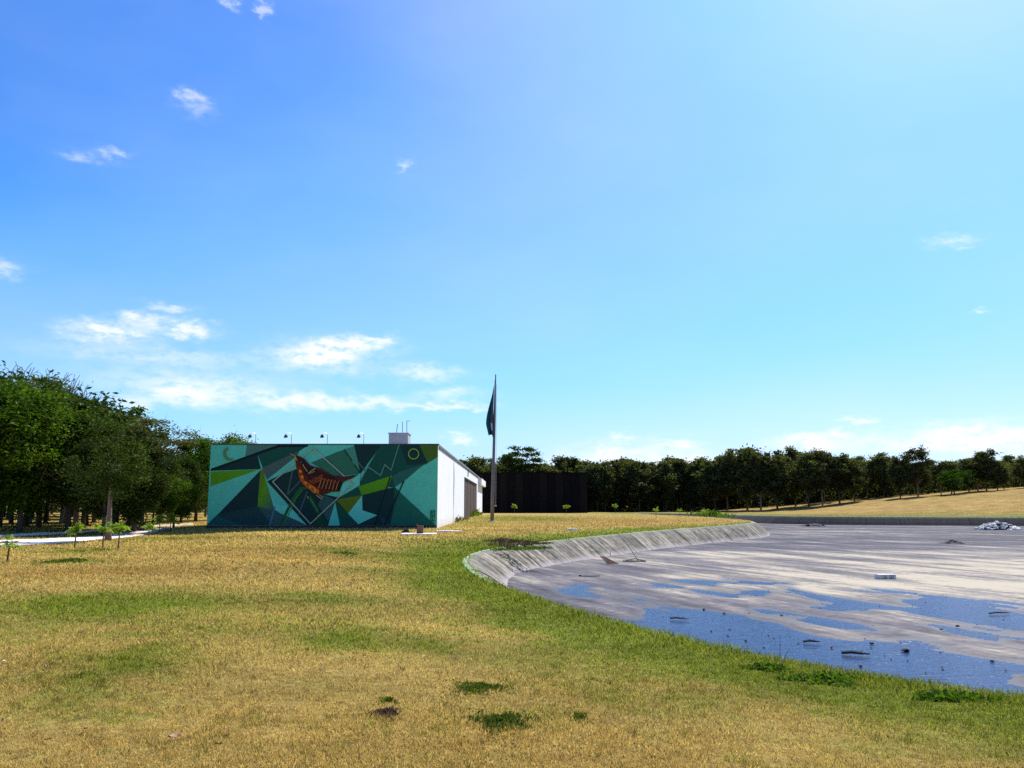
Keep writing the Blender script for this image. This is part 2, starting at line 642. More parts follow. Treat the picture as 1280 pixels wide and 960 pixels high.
M_LAWN, M_BLADE, M_FLOOR, M_WATER, M_BANK = mat_lawn(), mat_blades(), mat_floor(), mat_water(), mat_bank()
M_BANKD = mat_bank('far_bank_concrete', True)
M_MURAL, M_WHITE = mat_mural(), mat_whitewall()
M_CONC = mat_simple('grey_concrete', (0.36, 0.35, 0.34), 0.9, 0.3, 2.5, bmp=0.3)
M_CONCD = mat_simple('dark_concrete', (0.12, 0.115, 0.11), 0.9, 0.35, 2.5, bmp=0.3)
M_PALE = mat_simple('pale_concrete', (0.72, 0.69, 0.64), 0.85, 0.16, 1.2, bmp=0.2)
M_PATH = mat_simple('pale_path', (0.80, 0.67, 0.55), 0.9, 0.14, 0.8, bmp=0.2)
M_METAL = mat_simple('dark_metal', (0.05, 0.05, 0.055), 0.45, 0.3, 6, metallic=0.6)
M_GALV = mat_simple('galvanised_metal', (0.42, 0.43, 0.44), 0.5, 0.2, 6, metallic=0.5)
M_GREYPOLE = mat_simple('weathered_pole', (0.16, 0.135, 0.12), 0.85, 0.35, 3, bmp=0.3)
M_BLACK = mat_simple('black_cladding', (0.009, 0.0068, 0.0062), 0.8, 0.4, 1.5, spec=0.05)
M_BLACK2 = mat_simple('brown_black_cladding', (0.015, 0.0105, 0.009), 0.8, 0.4, 1.5, spec=0.05)
M_BROWN = mat_simple('brown_cladding', (0.055, 0.028, 0.020), 0.7, 0.35, 1.2)
M_WOOD = mat_simple('brown_wood', (0.16, 0.085, 0.045), 0.85, 0.35, 8, bmp=0.4)
M_DARKWOOD = mat_simple('dark_wet_wood', (0.035, 0.028, 0.026), 0.7, 0.4, 8, bmp=0.4)
M_STONE = mat_simple('dark_stone', (0.028, 0.025, 0.03), 0.8, 0.4, 6, bmp=0.4)
M_RUBBLE = mat_simple('white_rubble', (0.70, 0.64, 0.56), 0.9, 0.3, 1.5, bmp=0.4)
M_MUDPILE = mat_simple('dark_mud', (0.045, 0.04, 0.042), 0.85, 0.4, 4, bmp=0.5)
M_BARK = mat_simple('tree_bark', (0.085, 0.062, 0.05), 0.95, 0.4, 3, bmp=0.5)
M_BARK2 = mat_simple('light_bark', (0.20, 0.135, 0.105), 0.95, 0.35, 3, bmp=0.5)
M_GREYBARK = mat_simple('bare_grey_bark', (0.20, 0.17, 0.16), 0.95, 0.3, 3)
M_LEAFG = mat_leaf('leaves_bright_green', (0.022, 0.052, 0.003), (0.12, 0.20, 0.010))
M_LEAFD = mat_leaf('leaves_dark_green', (0.018, 0.032, 0.006), (0.088, 0.125, 0.018))
M_LEAFO = mat_leaf('leaves_olive', (0.030, 0.034, 0.012), (0.13, 0.125, 0.045))
M_LEAFF = mat_leaf('leaves_far', (0.024, 0.030, 0.011), (0.135, 0.138, 0.046), 0.42)
M_PALM = mat_leaf('palm_fronds', (0.12, 0.20, 0.02), (0.36, 0.46, 0.07), 0.4)
M_WEED = mat_leaf('weed_leaves', (0.035, 0.062, 0.006), (0.13, 0.165, 0.022), 0.3)
M_WEEDB = mat_leaf('bank_weed_leaves', (0.05, 0.10, 0.010), (0.16, 0.23, 0.025), 0.3)
M_PURPLE = mat_leaf('dry_purple_plants', (0.06, 0.032, 0.032), (0.22, 0.13, 0.11), 0.2)
M_STALK = mat_leaf('dry_stalks', (0.10, 0.09, 0.035), (0.25, 0.2, 0.09), 0.2)

# ------------------------------------------------------------------ terrain layout
def rim_z(y):
    t = min(1.0, max(0.0, (y - 32.0) / 36.0))
    return -0.30 + 0.25 * t


near_px = [(1280, 872), (1150, 855), (1000, 832), (900, 811), (800, 787), (720, 765), (660, 747), (628, 735), (604, 723), (588, 713),
           (580, 704), (583, 698), (594, 692), (612, 687.5), (650, 682), (700, 676), (760, 669.5), (820, 664), (880, 659.5), (925, 656)]


def rim_point(px, py):
    z = -0.3
    for _ in range(6):
        p = ground_pt(px, py, z)
        z = rim_z(p[1])
    return p


rim_near = [np.array(p, float) for p in ((70, -9), (32, -5), (16, 1.0), (9.0, 5.4))] + [rim_point(*q) for q in near_px]
rim_tip = [ground_pt(x, y, -0.05) for x, y in ((938, 654.6), (943, 653.2), (938, 651.5), (918, 649.3), (880, 646.6), (838, 644.2), (805, 643.2))]
rim_back = [ground_pt(x, y, -0.05) for x, y in ((792, 642.3), (800, 641.7), (850, 642.0), (900, 643.2), (945, 644.6), (1000, 645.6), (1100, 646.2), (1280, 646.8))]
rim_far = [np.array(p, float) for p in ((85, 98), (120, 92), (170, 80), (175, 20), (150, -8))]


def chaikin(pts, it=2):
    pts = [np.asarray(p, float) for p in pts]
    for _ in range(it):
        out = [pts[0]]
        for a, b in zip(pts[:-1], pts[1:]):
            out += [a * 0.75 + b * 0.25, a * 0.25 + b * 0.75]
        out.append(pts[-1])
        pts = out
    return pts


def resample(pts, step_fn):
    """walk along the polyline; step length depends on the place"""
    pts = np.array(pts)
    seg = np.linalg.norm(np.diff(pts, axis=0), axis=1)
    s = np.concatenate(([0], np.cumsum(seg)))
    out, t = [], 0.0
    while t < s[-1]:
        q = np.array((np.interp(t, s, pts[:, 0]), np.interp(t, s, pts[:, 1])))
        out.append(q)
        t += step_fn(q)
    out.append(pts[-1])
    return out


def slab_len(q):
    d = math.hypot(q[0], q[1])
    return 1.3 if d < 75 and q[0] < 26 else 4.0


line_a = resample(chaikin(rim_near + rim_tip), slab_len)
line_b = resample(chaikin(rim_back + rim_far), lambda q: 4.0)
RIM = np.array(line_a + line_b)                 # closed outline of the lagoon
n_a = len(line_a)


def inside(px, py, poly):
    px, py = np.asarray(px), np.asarray(py)
    r = np.zeros(px.shape, bool)
    x1, y1 = poly[:, 0], poly[:, 1]
    x2, y2 = np.roll(x1, -1), np.roll(y1, -1)
    for a, b, c, d in zip(x1, y1, x2, y2):
        if b == d:
            continue
        cond = ((b > py) != (d > py)) & (px < (c - a) * (py - b) / (d - b) + a)
        r ^= cond
    return r


def dist_poly(px, py, line, closed=False):
    px, py = np.asarray(px, float), np.asarray(py, float)
    best = np.full(px.shape, 1e9)
    L2 = np.vstack([line, line[:1]]) if closed else line
    for a, b in zip(L2[:-1], L2[1:]):
        d = b - a
        q = d @ d
        if q < 1e-9:
            continue
        t = np.clip(((px - a[0]) * d[0] + (py - a[1]) * d[1]) / q, 0, 1)
        best = np.minimum(best, np.hypot(px - a[0] - t * d[0], py - a[1] - t * d[1]))
    return best


def sstep(x, a, b):
    t = np.clip((x - a) / (b - a), 0, 1)
    return t * t * (3 - 2 * t)


NEAR_LINE = np.array([p for p in line_a if -12 < p[1] < 75])
BACK_LINE = np.array(line_b)


def terrain(x, y, d=None):
    x, y = np.asarray(x, float), np.asarray(y, float)
    if d is None:
        d = dist_poly(x, y, NEAR_LINE)
    rz = -0.30 + 0.25 * np.clip((y - 32) / 36, 0, 1)
    z = rz * (1 - sstep(d, 0.0, 7.0))
    # gentle swells on the lawn
    w = sstep(d, 0.3, 5.0) * np.clip(1.0 - np.abs(y) / 90, 0, 1)
    z = z + w * 0.035 * (np.sin(x * 0.55 + 1.3) * np.sin(y * 0.43 + 0.4) + 0.6 * np.sin(x * 1.1 - y * 0.7))
    # the lawn falls away from the mural wall, most at its left end
    wx = 0.30 + 0.70 * (1 - sstep(x, -22.0, -14.0))
    wx = wx * sstep(x, -34, -26) * (1 - sstep(x, -6, 0))
    z = z - 0.34 * wx * (1 - sstep(y, 51.5, 57.0)) * sstep(y, 34, 50)
    # hill beyond the far bank, rising to the right
    db = dist_poly(x, y, BACK_LINE)
    beyond = (y > 70)
    z = z + np.where(beyond, 5.6 * sstep(x, 26, 118) * sstep(db, 1.0, 42.0) * sstep(x - 20, 0, 22), 0)
    return z


def ground_hit(px, py):
    """where the lawn lies that is seen at this place of the picture"""
    d = ray(px, py)
    t = np.linspace(4.0, 120.0, 6000)
    x_, y_, z_ = d[0] * t, d[1] * t, CAM_H + d[2] * t
    m_ = z_ < terrain(x_, y_)
    k_ = int(np.argmax(m_))
    return np.array((x_[k_], y_[k_])) if m_.any() else ground_pt(px, py)


# puddles and pale mud, outlined on the floor
def crop8(pts):
    return np.array([ground_pt(640 + a / 2.0, 690 + b / 2.0, FLOOR_Z) for a, b in pts])


PUDDLES = [crop8(p) for p in [
    [(300, 170), (345, 152), (440, 168), (436, 138), (560, 150), (690, 180), (760, 203), (860, 213), (960, 224), (1020, 238), (1100, 260), (1180, 275), (1300, 292), (1300, 308), (1180, 308), (1150, 288), (1000, 268), (930, 256), (850, 262), (960, 290), (1060, 322), (1030, 335), (900, 318), (740, 300), (620, 280), (420, 238), (280, 195)],
    [(985, 118), (1030, 106), (1170, 122), (1290, 148), (1290, 188), (1150, 167), (1000, 152)],
    [(655, 74), (740, 93), (870, 122), (965, 138), (880, 147), (790, 137), (720, 108), (665, 86)],
    [(600, 140), (700, 162), (835, 178), (850, 192), (740, 183), (615, 158)],
    [(140, 78), (195, 84), (200, 107), (165, 101)],
    [(235, 88), (300, 102), (385, 126), (330, 120), (250, 98)],
    [(345, 74), (390, 76), (395, 86), (350, 84)],
    [(400, 68), (500, 66), (700, 74), (690, 83), (540, 80), (420, 82)],
    [(1060, 180), (1170, 196), (1250, 214), (1235, 228), (1150, 214), (1070, 196)],
    [(480, 92), (560, 100), (640, 92), (640, 104), (560, 110), (490, 102)],
    [(1180, 335), (1300, 352), (1300, 385), (1220, 362)],
    [(1010, 100), (900, 95), (760, 88), (900, 103)],
]]


def blobs(x, y, lst):
    v = np.zeros(x.shape)
    for (cx, cy, rx, ry, a) in lst:
        v = np.maximum(v, a * np.exp(-((x - cx) / rx) ** 2 - ((y - cy) / ry) ** 2))
    return v


def px_blob(px, py, hw, hh, a, z=0.0):
    """a patch on the ground: centre and half sizes given where it lies"""
    c = ground_pt(px, py, z)
    e = ground_pt(px + hw, py, z)
    t, b = ground_pt(px, py - hh, z), ground_pt(px, py + hh, z)
    return (c[0], c[1], abs(e[0] - c[0]), abs(t[1] - b[1]) / 2, a)


GREEN_PATCHES = [px_blob(*q) for q in [(150, 755, 230, 24, .95), (400, 740, 130, 13, .65), (165, 830, 100, 30, .75), (430, 795, 75, 17, .95), (520, 788, 80, 15, .75), (380, 775, 200, 28, .6), (620, 770, 120, 25, .5), (120, 880, 130, 20, .4), (640, 880, 160, 30, .3),
                                      (300, 775, 160, 16, .45), (30, 790, 90, 40, .4), (700, 800, 160, 30, .35), (480, 690, 130, 7, .4), (60, 850, 100, 30, .25),
                                      (640, 648, 90, 3, .8), (590, 655, 40, 4, .6), (440, 685, 60, 2.5, .6), (85, 702, 25, 3, .7), (110, 690, 60, 3, .5), (230, 672, 60, 4, .45),
                                      (760, 900, 160, 30, .15), (1100, 900, 200, 25, .2)]]
RUST_PATCHES = [px_blob(*q) for q in [(100, 715, 200, 9, .9), (330, 690, 200, 10, .7), (760, 652, 130, 6, .95), (200, 905, 200, 40, .35), (640, 920, 300, 40, .4), (660, 665, 70, 4, .7)]]


def lawn_attrs(x, y, d):
    g = blobs(x, y, GREEN_PATCHES)
    wid = np.where(y < 30, 1.8, 2.6)
    strip = np.where(y < 60, 1.15 * np.exp(-(d / wid) ** 2) + 0.4 * np.exp(-(d / (wid * 2.3)) ** 2), 0.8 * np.exp(-(d / 2.2) ** 2))
    g = np.maximum(g, strip)
    db = dist_poly(x, y, BACK_LINE)
    g = np.maximum(g, np.where(y > 70, 0.9 * np.exp(-(db / 11.0) ** 2), 0))
    r = blobs(x, y, RUST_PATCHES)
    r = np.where((y > 100) & (x > 30), 1.0, r)
    return g, r


# ------------------------------------------------------------------ ground sheet with the lagoon cut out
rng = np.random.default_rng(7)
random.seed(7)


def grid(x0, x1, y0, y1, s):
    xs, ys = np.arange(x0, x1 + 1e-6, s), np.arange(y0, y1 + 1e-6, s)
    X, Y = np.meshgrid(xs, ys)
    return np.stack([X.ravel(), Y.ravel()], 1)


fine_box, mid_box = (-36, 24, 0, 60), (-120, 150, -24, 216)
g1 = grid(*fine_box, 0.75)
g2 = grid(*mid_box, 5.0)
g2 = g2[~((g2[:, 0] > -36.5) & (g2[:, 0] < 24.5) & (g2[:, 1] > -0.5) & (g2[:, 1] < 60.5))]
g3 = grid(-1500, 1500, -300, 2400, 100.0)
g3 = g3[~((g3[:, 0] > -130) & (g3[:, 0] < 160) & (g3[:, 1] > -30) & (g3[:, 1] < 225))]
G = np.vstack([g1, g2, g3])
G = G + (np.abs(np.sin(G * 12.9898)) * 0.02)     # never exactly on a line
keep = ~inside(G[:, 0], G[:, 1], RIM) & (dist_poly(G[:, 0], G[:, 1], RIM, True) > 0.25)
G = G[keep]
pts = [Vector((float(a), float(b))) for a, b in np.vstack([RIM, G])]
nr = len(RIM)
res = delaunay_2d_cdt(pts, [(i, (i + 1) % nr) for i in range(nr)], [], 0, 1e-5)
vx = np.array([(v.x, v.y) for v in res[0]])
fs = np.array([f for f in res[2] if len(f) == 3])
cen = vx[fs].mean(axis=1)
fs = fs[~inside(cen[:, 0], cen[:, 1], RIM)]
gd = dist_poly(vx[:, 0], vx[:, 1], NEAR_LINE)
gz = terrain(vx[:, 0], vx[:, 1], gd)
me = np_mesh('ground', np.column_stack([vx, gz]), fs, M_LAWN, True)
ga, ra = lawn_attrs(vx[:, 0], vx[:, 1], gd)
float_attr(me, 'green', ga)
float_attr(me, 'rust', ra)
tag(obj_from('ground', me), kind='structure')

# ------------------------------------------------------------------ lagoon floor, water, banks
ny, nx = 330, 330
ys = np.geomspace(7.0, 176.0, ny)
ss = np.linspace(-0.16, 1.45, nx)
Y, S = np.meshgrid(ys, ss, indexing='ij')
X = S * Y + 0.6
fx, fy = X.ravel(), Y.ravel()


def fbm(x, y, seed, octs=4):
    out = np.zeros(x.shape)
    for i, (a, b) in enumerate(zip(x, y)):
        out[i] = mnoise.fractal(Vector((a, b, seed)), 1.0, 2.0, octs)
    return out


cs, sn = math.cos(STREAK), math.sin(STREAK)
su, sv = fx * cs + fy * sn, -fx * sn + fy * cs
nA = fbm(su * 0.16, sv * 0.7, 3.1, 6)
nB = fbm(fx * 1.1, fy * 0.7, 9.7, 6)
sd = np.full(fx.shape, 1e9)
for P in PUDDLES:
    ins = inside(fx, fy, P)
    d = dist_poly(fx, fy, P, True)
    sd = np.minimum(sd, np.where(ins, -d, d))
far_k = np.clip(fy / 22.0, 0.7, 3.0)
nC = fbm(su * 0.10, sv * 1.5, 5.3, 5)
wobble = (nA * 0.75 + nC * 0.75 + nB * 0.18) * far_k
fz = FLOOR_Z + np.clip(((sd + wobble - 0.22) / far_k) * 0.045, -0.05, 0.022) - 0.022
fz = fz + 0.006 * nB + np.clip((sd - 3) / 40, 0, 1) * 0.015
fz = np.where(fy > 48, np.maximum(fz, WATER_Z + 0.012), fz)
PALE = [(*crop8([(c0, c1)])[0], rx, ry, a) for c0, c1, rx, ry, a in
        [(1150, 70, 13, 10, 1.25), (960, 40, 8, 8, 1.0), (1300, 40, 22, 14, 1.2), (700, 125, 3.5, 1.6, .3), (560, 100, 3, 1.5, .2), (980, 160, 3, 1.6, .6), (1200, 255, 2.2, 1.2, .5), (760, 60, 6, 6, .4)]]
pale = blobs(fx, fy, PALE) + np.clip(nA, 0, 1) * 0.35
pale = np.where((fy > 60), np.maximum(pale, 0.12 + 0.4 * np.clip(nB, -0.3, 1)), pale)
idx = np.arange(ny * nx).reshape(ny, nx)
q = np.stack([idx[:-1, :-1], idx[:-1, 1:], idx[1:, 1:], idx[1:, :-1]], -1).reshape(-1, 4)
qc = np.column_stack([fx, fy])[q].mean(axis=1)
q = q[inside(qc[:, 0], qc[:, 1], RIM)]
me = np_mesh('lagoon_floor', np.column_stack([fx, fy, fz]), q, M_FLOOR, True)
float_attr(me, 'pale', pale)
tag(obj_from('lagoon_floor', me), kind='structure')

# one level sheet of shallow water; the mud rises through it
wc = grid(-4, 46, 10, 50, 2.0)
wq = []
for a, b in wc:
    if inside(np.array([a + 1]), np.array([b + 1]), RIM)[0] and -0.3 * b < a < 1.2 * b:
        wq.append((a, b))
mb = MB()
for a, b in wq:
    mb.add([(a, b, WATER_Z), (a + 2, b, WATER_Z), (a + 2, b + 2, WATER_Z), (a, b + 2, WATER_Z)], [(0, 1, 2, 3)])
tag(mb.build('water', M_WATER), kind='structure')

# sloped concrete bank, slab by slab
bank = empty('lagoon_bank', (0, 0, 0))
tag(bank, kind='structure')
PROF = [(-0.10, 0.035, 0.0), (0.0, 0.05, 0.10), (0.16, 0.0, 0.17), (0.42, -0.20, 0.36), (0.85, -0.62, 0.68), (1.2, -1.0, 1.0)]   # out, down (rim 0 .. floor -1), v
nv = len(PROF)
area = 0.5 * np.sum(RIM[:, 0] * np.roll(RIM[:, 1], -1) - np.roll(RIM[:, 0], -1) * RIM[:, 1])
sgn = 1.0 if area > 0 else -1.0
tang = np.roll(RIM, -1, axis=0) - np.roll(RIM, 1, axis=0)
tang /= np.linalg.norm(tang, axis=1)[:, None]
inw = np.column_stack([-tang[:, 1], tang[:, 0]]) * sgn
run = np.cumsum(np.concatenate(([0], np.linalg.norm(np.diff(RIM, axis=0), axis=1))))


def rim_height(p):
    return rim_z(p[1])


for i in range(nr):
    j = (i + 1) % nr
    a, b = RIM[i], RIM[j]
    ln = np.linalg.norm(b - a)
    if ln < 0.05:
        continue
    c = (a + b) / 2
    if c[0] > 130 or c[1] < 0 and c[0] > 40:
        continue
    gap = min(0.012 + 0.010 * rng.random(), ln * 0.1)
    e = gap / ln
    dz = rng.uniform(-0.012, 0.012) - (0.10 * min(1.0, max(0.0, (23.0 - c[1]) / 5.0)) if i < n_a else 0)
    do = rng.uniform(-0.015, 0.015)
    vs, uvs = [], []
    for (t, k) in ((e, i), (1 - e, j)):
        p = a + (b - a) * t
        nrm = inw[i] * (1 - t) + inw[j] * t
        nrm /= np.linalg.norm(nrm)
        z0 = rim_height(p)
        D = z0 - (FLOOR_Z - 0.06)
        for (o, h, v) in PROF:
            zz = z0 + (h * D if h < 0 else h) + dz
            w = p + nrm * (o + do) * (1.25 if o > 0 else 1.0)
            vs.append((w[0], w[1], zz))
            uvs.append((run[i] + ln * t, v))
        for (o, h, v) in PROF:                  # back side
            zz = z0 + (h * D if h < 0 else h) + dz - 0.10
            w = p + nrm * ((o + do) * (1.25 if o > 0 else 1.0) - 0.06)
            vs.append((w[0], w[1], zz))
            uvs.append((run[i] + ln * t, v))
    F = []
    s2 = 2 * nv
    for k in range(nv - 1):
        F.append((k, k + 1, s2 + k + 1, s2 + k))
        F.append((k, nv + k, nv + k + 1, k + 1))
        F.append((s2 + k, s2 + k + 1, s2 + nv + k + 1, s2 + nv + k))
    F.append((0, s2, s2 + nv, nv))
    me = bpy.data.meshes.new('slab')
    me.from_pydata(vs, [], F)
    uvl = me.uv_layers.new(name='UVMap')
    li = np.empty(len(me.loops), dtype=np.int32)
    me.loops.foreach_get('vertex_index', li)
    uvl.data.foreach_set('uv', np.array(uvs, dtype=np.float32)[li].ravel())
    me.materials.append(M_BANKD if i >= n_a - 2 else M_BANK)
    me.update()
    obj_from('slab', me, bank)

# dark earth bed that shows in the joints
mb = MB()
vs, F = [], []
for i in range(nr):
    z0 = rim_height(RIM[i])
    D = z0 - (FLOOR_Z - 0.06)
    for (o, h, v) in PROF[2:]:
        w = RIM[i] + inw[i] * (o * 1.25 - 0.05)
        vs.append((w[0], w[1], z0 + h * D - 0.07))
m4 = nv - 2
for i in range(nr - 1):
    for k in range(m4 - 1):
        F.append((i * m4 + k, i * m4 + k + 1, (i + 1) * m4 + k + 1, (i + 1) * m4 + k))
mb.add(vs, F)
mb.build('bank_bed', M_CONCD, bank)

# ------------------------------------------------------------------ path and kerb on the left
def ribbon(name, near, far, z, mat, parent=None, n=40):
    def rs(p):
        p = np.array(chaikin([ground_hit(*q_) for q_ in p], 2))
        s = np.concatenate(([0], np.cumsum(np.linalg.norm(np.diff(p, axis=0), axis=1))))
        t = np.linspace(0, s[-1], n)
        return np.column_stack([np.interp(t, s, p[:, 0]), np.interp(t, s, p[:, 1])])
    A, B = rs(near), rs(far)
    m_ = MB()
    vs_ = [(x, y, float(terrain(x, y)) + z) for x, y in np.vstack([A, B])]
    m_.add(vs_, [(k, k + 1, n + k + 1, n + k) for k in range(n - 1)])
    global PATH_POLY
    PATH_POLY = np.vstack([A, B[::-1]])
    return m_.build(name, mat, parent)


tag(ribbon('path', [(-420, 706), (-120, 691), (0, 684), (60, 680.5), (120, 676.5), (160, 671.5), (190, 666.5), (216, 661)],
           [(-420, 696), (-120, 681), (0, 676.5), (60, 673.5), (120, 669.5), (160, 665.5), (190, 662), (216, 659.2)], 0.03, M_PATH), kind='structure')
kl = [(-420, 690), (-120, 677), (0, 671.5), (60, 668), (120, 664), (180, 659.6), (240, 656.2)]
kp = np.array(resample(chaikin([ground_hit(*q_) for q_ in kl], 2), lambda q_: 1.0))
kerb = empty('kerb')
tag(kerb, kind='structure')
for a, b in zip(kp[:-1], kp[1:]):
    d = b - a
    ln = np.linalg.norm(d)
    if ln < 0.3:
        continue
    mb = MB()
    z = float(terrain(a[0], a[1]))
    M = Matrix.Translation((a[0], a[1], z)) @ Matrix.Rotation(math.atan2(d[1], d[0]), 4, 'Z')
    mb.box(0.012, ln - 0.012, -0.09, 0.09, -0.1, 0.14 + random.uniform(-.01, .01), 0, M)
    mb.build('kerb_stone', M_PALE, kerb)

# ------------------------------------------------------------------ the painted white building
D0 = float(ground_pt(400, 660)[1])              # distance of the painted wall
XL, XR, ZT = -20.62, -5.06, 5.62
YE = 142.0
bld = empty('mural_building', ((XL + XR) / 2, D0, 0))
tag(bld, 'long low white building with a teal geometric bird mural on its front wall', 'building')
BO = Vector(bld.location)


def bpart(mb, name, mat, parent=None, smooth_=False):
    """vertices are given in world coordinates"""
    p = parent if parent is not None else bld
    off = BO
    mb.v = [(v[0] - off.x, v[1] - off.y, v[2] - off.z) for v in mb.v]
    return mb.build(name, mat, p, smooth_)


BRY0, BRY1, BRZ = 88.5, 120.0, 4.35             # brown bay in the long wall
mb = MB()
mb.box(XL, XR, D0, D0 + 0.25, -0.3, ZT)
bpart(mb, 'front_wall', M_WHITE)
mb = MB()
mb.box(XR - 0.25, XR, D0 + 0.25, BRY0, -0.3, ZT)
mb.box(XR - 0.25, XR, BRY1, YE, -0.3, ZT - 0.9)
mb.box(XR - 0.25, XR, BRY0, BRY1, BRZ, ZT)
mb.box(XR - 0.25, XR, BRY1, YE, ZT - 0.9, ZT)
side = bpart(mb, 'side_wall', M_WHITE)
mb = MB()
mb.box(XL, XL + 0.25, D0 + 0.25, YE, -0.3, ZT)
bpart(mb, 'side_wall', M_WHITE)
mb = MB()
mb.box(XL + .25, XR - .25, YE - 0.25, YE, -0.3, ZT)
bpart(mb, 'back_wall', M_WHITE)
mb = MB()
mb.box(XL + .25, XR - .25, D0 + .25, YE - .25, ZT - 0.35, ZT - 0.12)
bpart(mb, 'roof', M_CONC)
# metal coping along the tops
mb = MB()
mb.box(XL - 0.05, XR + 0.05, D0 - 0.05, D0 + 0.30, ZT, ZT + 0.07)
bpart(mb, 'coping', M_METAL)
mb = MB()
mb.box(XR - 0.30, XR + 0.05, D0 + 0.302, YE, ZT, ZT + 0.07)
bpart(mb, 'coping', M_GALV)
# thin drip moulding below the coping of the long wall
mb = MB()
mb.box(XR, XR + 0.07, D0 + 0.30, YE, ZT - 0.20, ZT - 0.13)
bpart(mb, 'drip_moulding', M_METAL)
# projecting white fascia over the far end
mb = MB()
mb.box(XR + 0.002, XR + 0.55, BRY1 + 4, YE + 1.0, ZT - 1.15, ZT - 0.22)
bpart(mb, 'fascia', M_WHITE)
mb = MB()
mb.box(XR, XR + 0.09, 95.0, 95.2, BRZ + 0.35, ZT - 0.2)
bpart(mb, 'downpipe', M_METAL)
# brown bay: upright boards, slightly recessed, with a frame
bay = MB()
bay.box(XR - 0.20, XR - 0.16, BRY0, BRY1, 0, BRZ)
bay = bpart(bay, 'brown_bay', M_BROWN)
nb = 12
for i in range(nb):
    y0 = BRY0 + (BRY1 - BRY0) * i / nb
    y1 = BRY0 + (BRY1 - BRY0) * (i + 1) / nb
    mb = MB()
    mb.box(XR - 0.157, XR - 0.10 - 0.012 * (i % 3), y0 + 0.04, y1 - 0.04, 0.02, BRZ - 0.02)
    bpart(mb, 'panel', M_BROWN, bay)
mb = MB()
mb.box(XR - 0.06, XR + 0.03, BRY0 - 0.16, BRY0, -0.1, BRZ + 0.1)
mb.box(XR - 0.06, XR + 0.03, BRY0, BRY1, BRZ, BRZ + 0.1)
bpart(mb, 'bay_frame', M_METAL, bay)
# dark plinth at the foot of the mural
mb = MB()
mb.box(XL + 0.02, XR - 0.02, D0 - 0.09, D0, -0.3, 0.16)
bpart(mb, 'plinth', mat_simple('plinth_paint', (0.05, 0.035, 0.035), 0.9, 0.4, 2))
# water tank block with aerials
TD = D0 + 12
tx0, tz1 = wall_pt(486, 542, TD)
tx1 = wall_pt(510, 542, TD)[0]
mb = MB()
mb.box(tx0, tx1, TD, TD + 1.8, ZT - 0.12, tz1)
tank = bpart(mb, 'tank_block', M_CONC)
mb = MB()
mb.box(tx0 - 0.06, tx1 + 0.06, TD - 0.06, TD + 1.86, tz1, tz1 + 0.08)
bpart(mb, 'tank_lid', M_CONC, tank)
for (ax, at, lean) in ((495.5, 530, 1.5), (503, 527, 0), (508.5, 526, 0)):
    x0, _ = wall_pt(ax, 545, TD + 0.6)
    x1, z1 = wall_pt(ax + lean, at, TD + 0.6)
    mb = MB()
    mb.tube([(x0, TD + 0.6, tz1 + 0.05), (x1, TD + 0.6, z1)], 0.035, 6)
    if ax > 508:
        mb.tube([(x1, TD + 0.6, z1 - 0.02), (x1 + 0.28, TD + 0.6, z1 - 0.02)], 0.03, 6)
    bpart(mb, 'aerial', M_GALV, tank)

# ---- mural: flat paint, laid as thin coats on the wall
paint_layer = [0]


class Mural:
    def __init__(self):
        self.v, self.f, self.c = [], [], []

    def poly(self, pts, col, cols=None):
        """pts in picture pixels on the wall plane"""
        paint_layer[0] += 1
        y = D0 - 0.004 - paint_layer[0] * 0.0011
        b = len(self.v)
        n = len(pts)
        for k, (px, py) in enumerate(pts):
            x, z = wall_pt(px, py, D0)
            x = min(max(x, XL + 0.004), XR - 0.004)
            z = min(max(z, 0.17), ZT - 0.004)
            self.v.append((x - BO.x, y - BO.y, z))
            self.c.append(cols[k] if cols else col)
        self.f.append(tuple(range(b, b + n)))

    def line(self, pts, w, col):
        for (a, b) in zip(pts[:-1], pts[1:]):
            a, b = np.array(a, float), np.array(b, float)
            d = b - a
            d /= np.linalg.norm(d)
            nn = np.array((-d[1], d[0])) * w / 2
            e = d * w * 0.45
            self.poly([a - nn - e, b - nn + e, b + nn + e, a + nn - e], col)

    def build(self, name, parent):
        bm_me = bpy.data.meshes.new(name)
        bm_me.from_pydata(self.v, [], self.f)
        at = bm_me.attributes.new('paint', 'FLOAT_COLOR', 'POINT')
        at.data.foreach_set('color', np.array([(*c, 1) for c in self.c], dtype=np.float32).ravel())
        bm_me.materials.append(M_MURAL)
        bm_me.update()
        return obj_from(name, bm_me, parent)


K = 1.4                                         # the wall stands in shade: paint is lighter than it looks


def pc(r, g, b):
    c = srgb(r, g, b, K)
    return tuple(min(0.85, v * t) for v, t in zip(c, (1.12, 1.12, 0.82)))


TEAL, TEAL2 = pc(74, 164, 160), pc(88, 174, 170)
NAVY, INK, DKG, DKG2 = pc(14, 42, 47), pc(9, 24, 30), pc(14, 64, 60), pc(22, 84, 76)
LIME, OLIVE, SLATE, MOSS = pc(72, 124, 18), pc(80, 94, 20), pc(60, 78, 84), pc(40, 92, 80)


def c1(*pts):
    return [(240 + a / 6.4, 530 + b / 6.4) for a, b in pts]


def c2(*pts):
    return [(400 + a / 6.4, 530 + b / 6.4) for a, b in pts]


def cb(*pts):
    return [(330 + a / 8.73, 555 + b / 8.73) for a, b in pts]


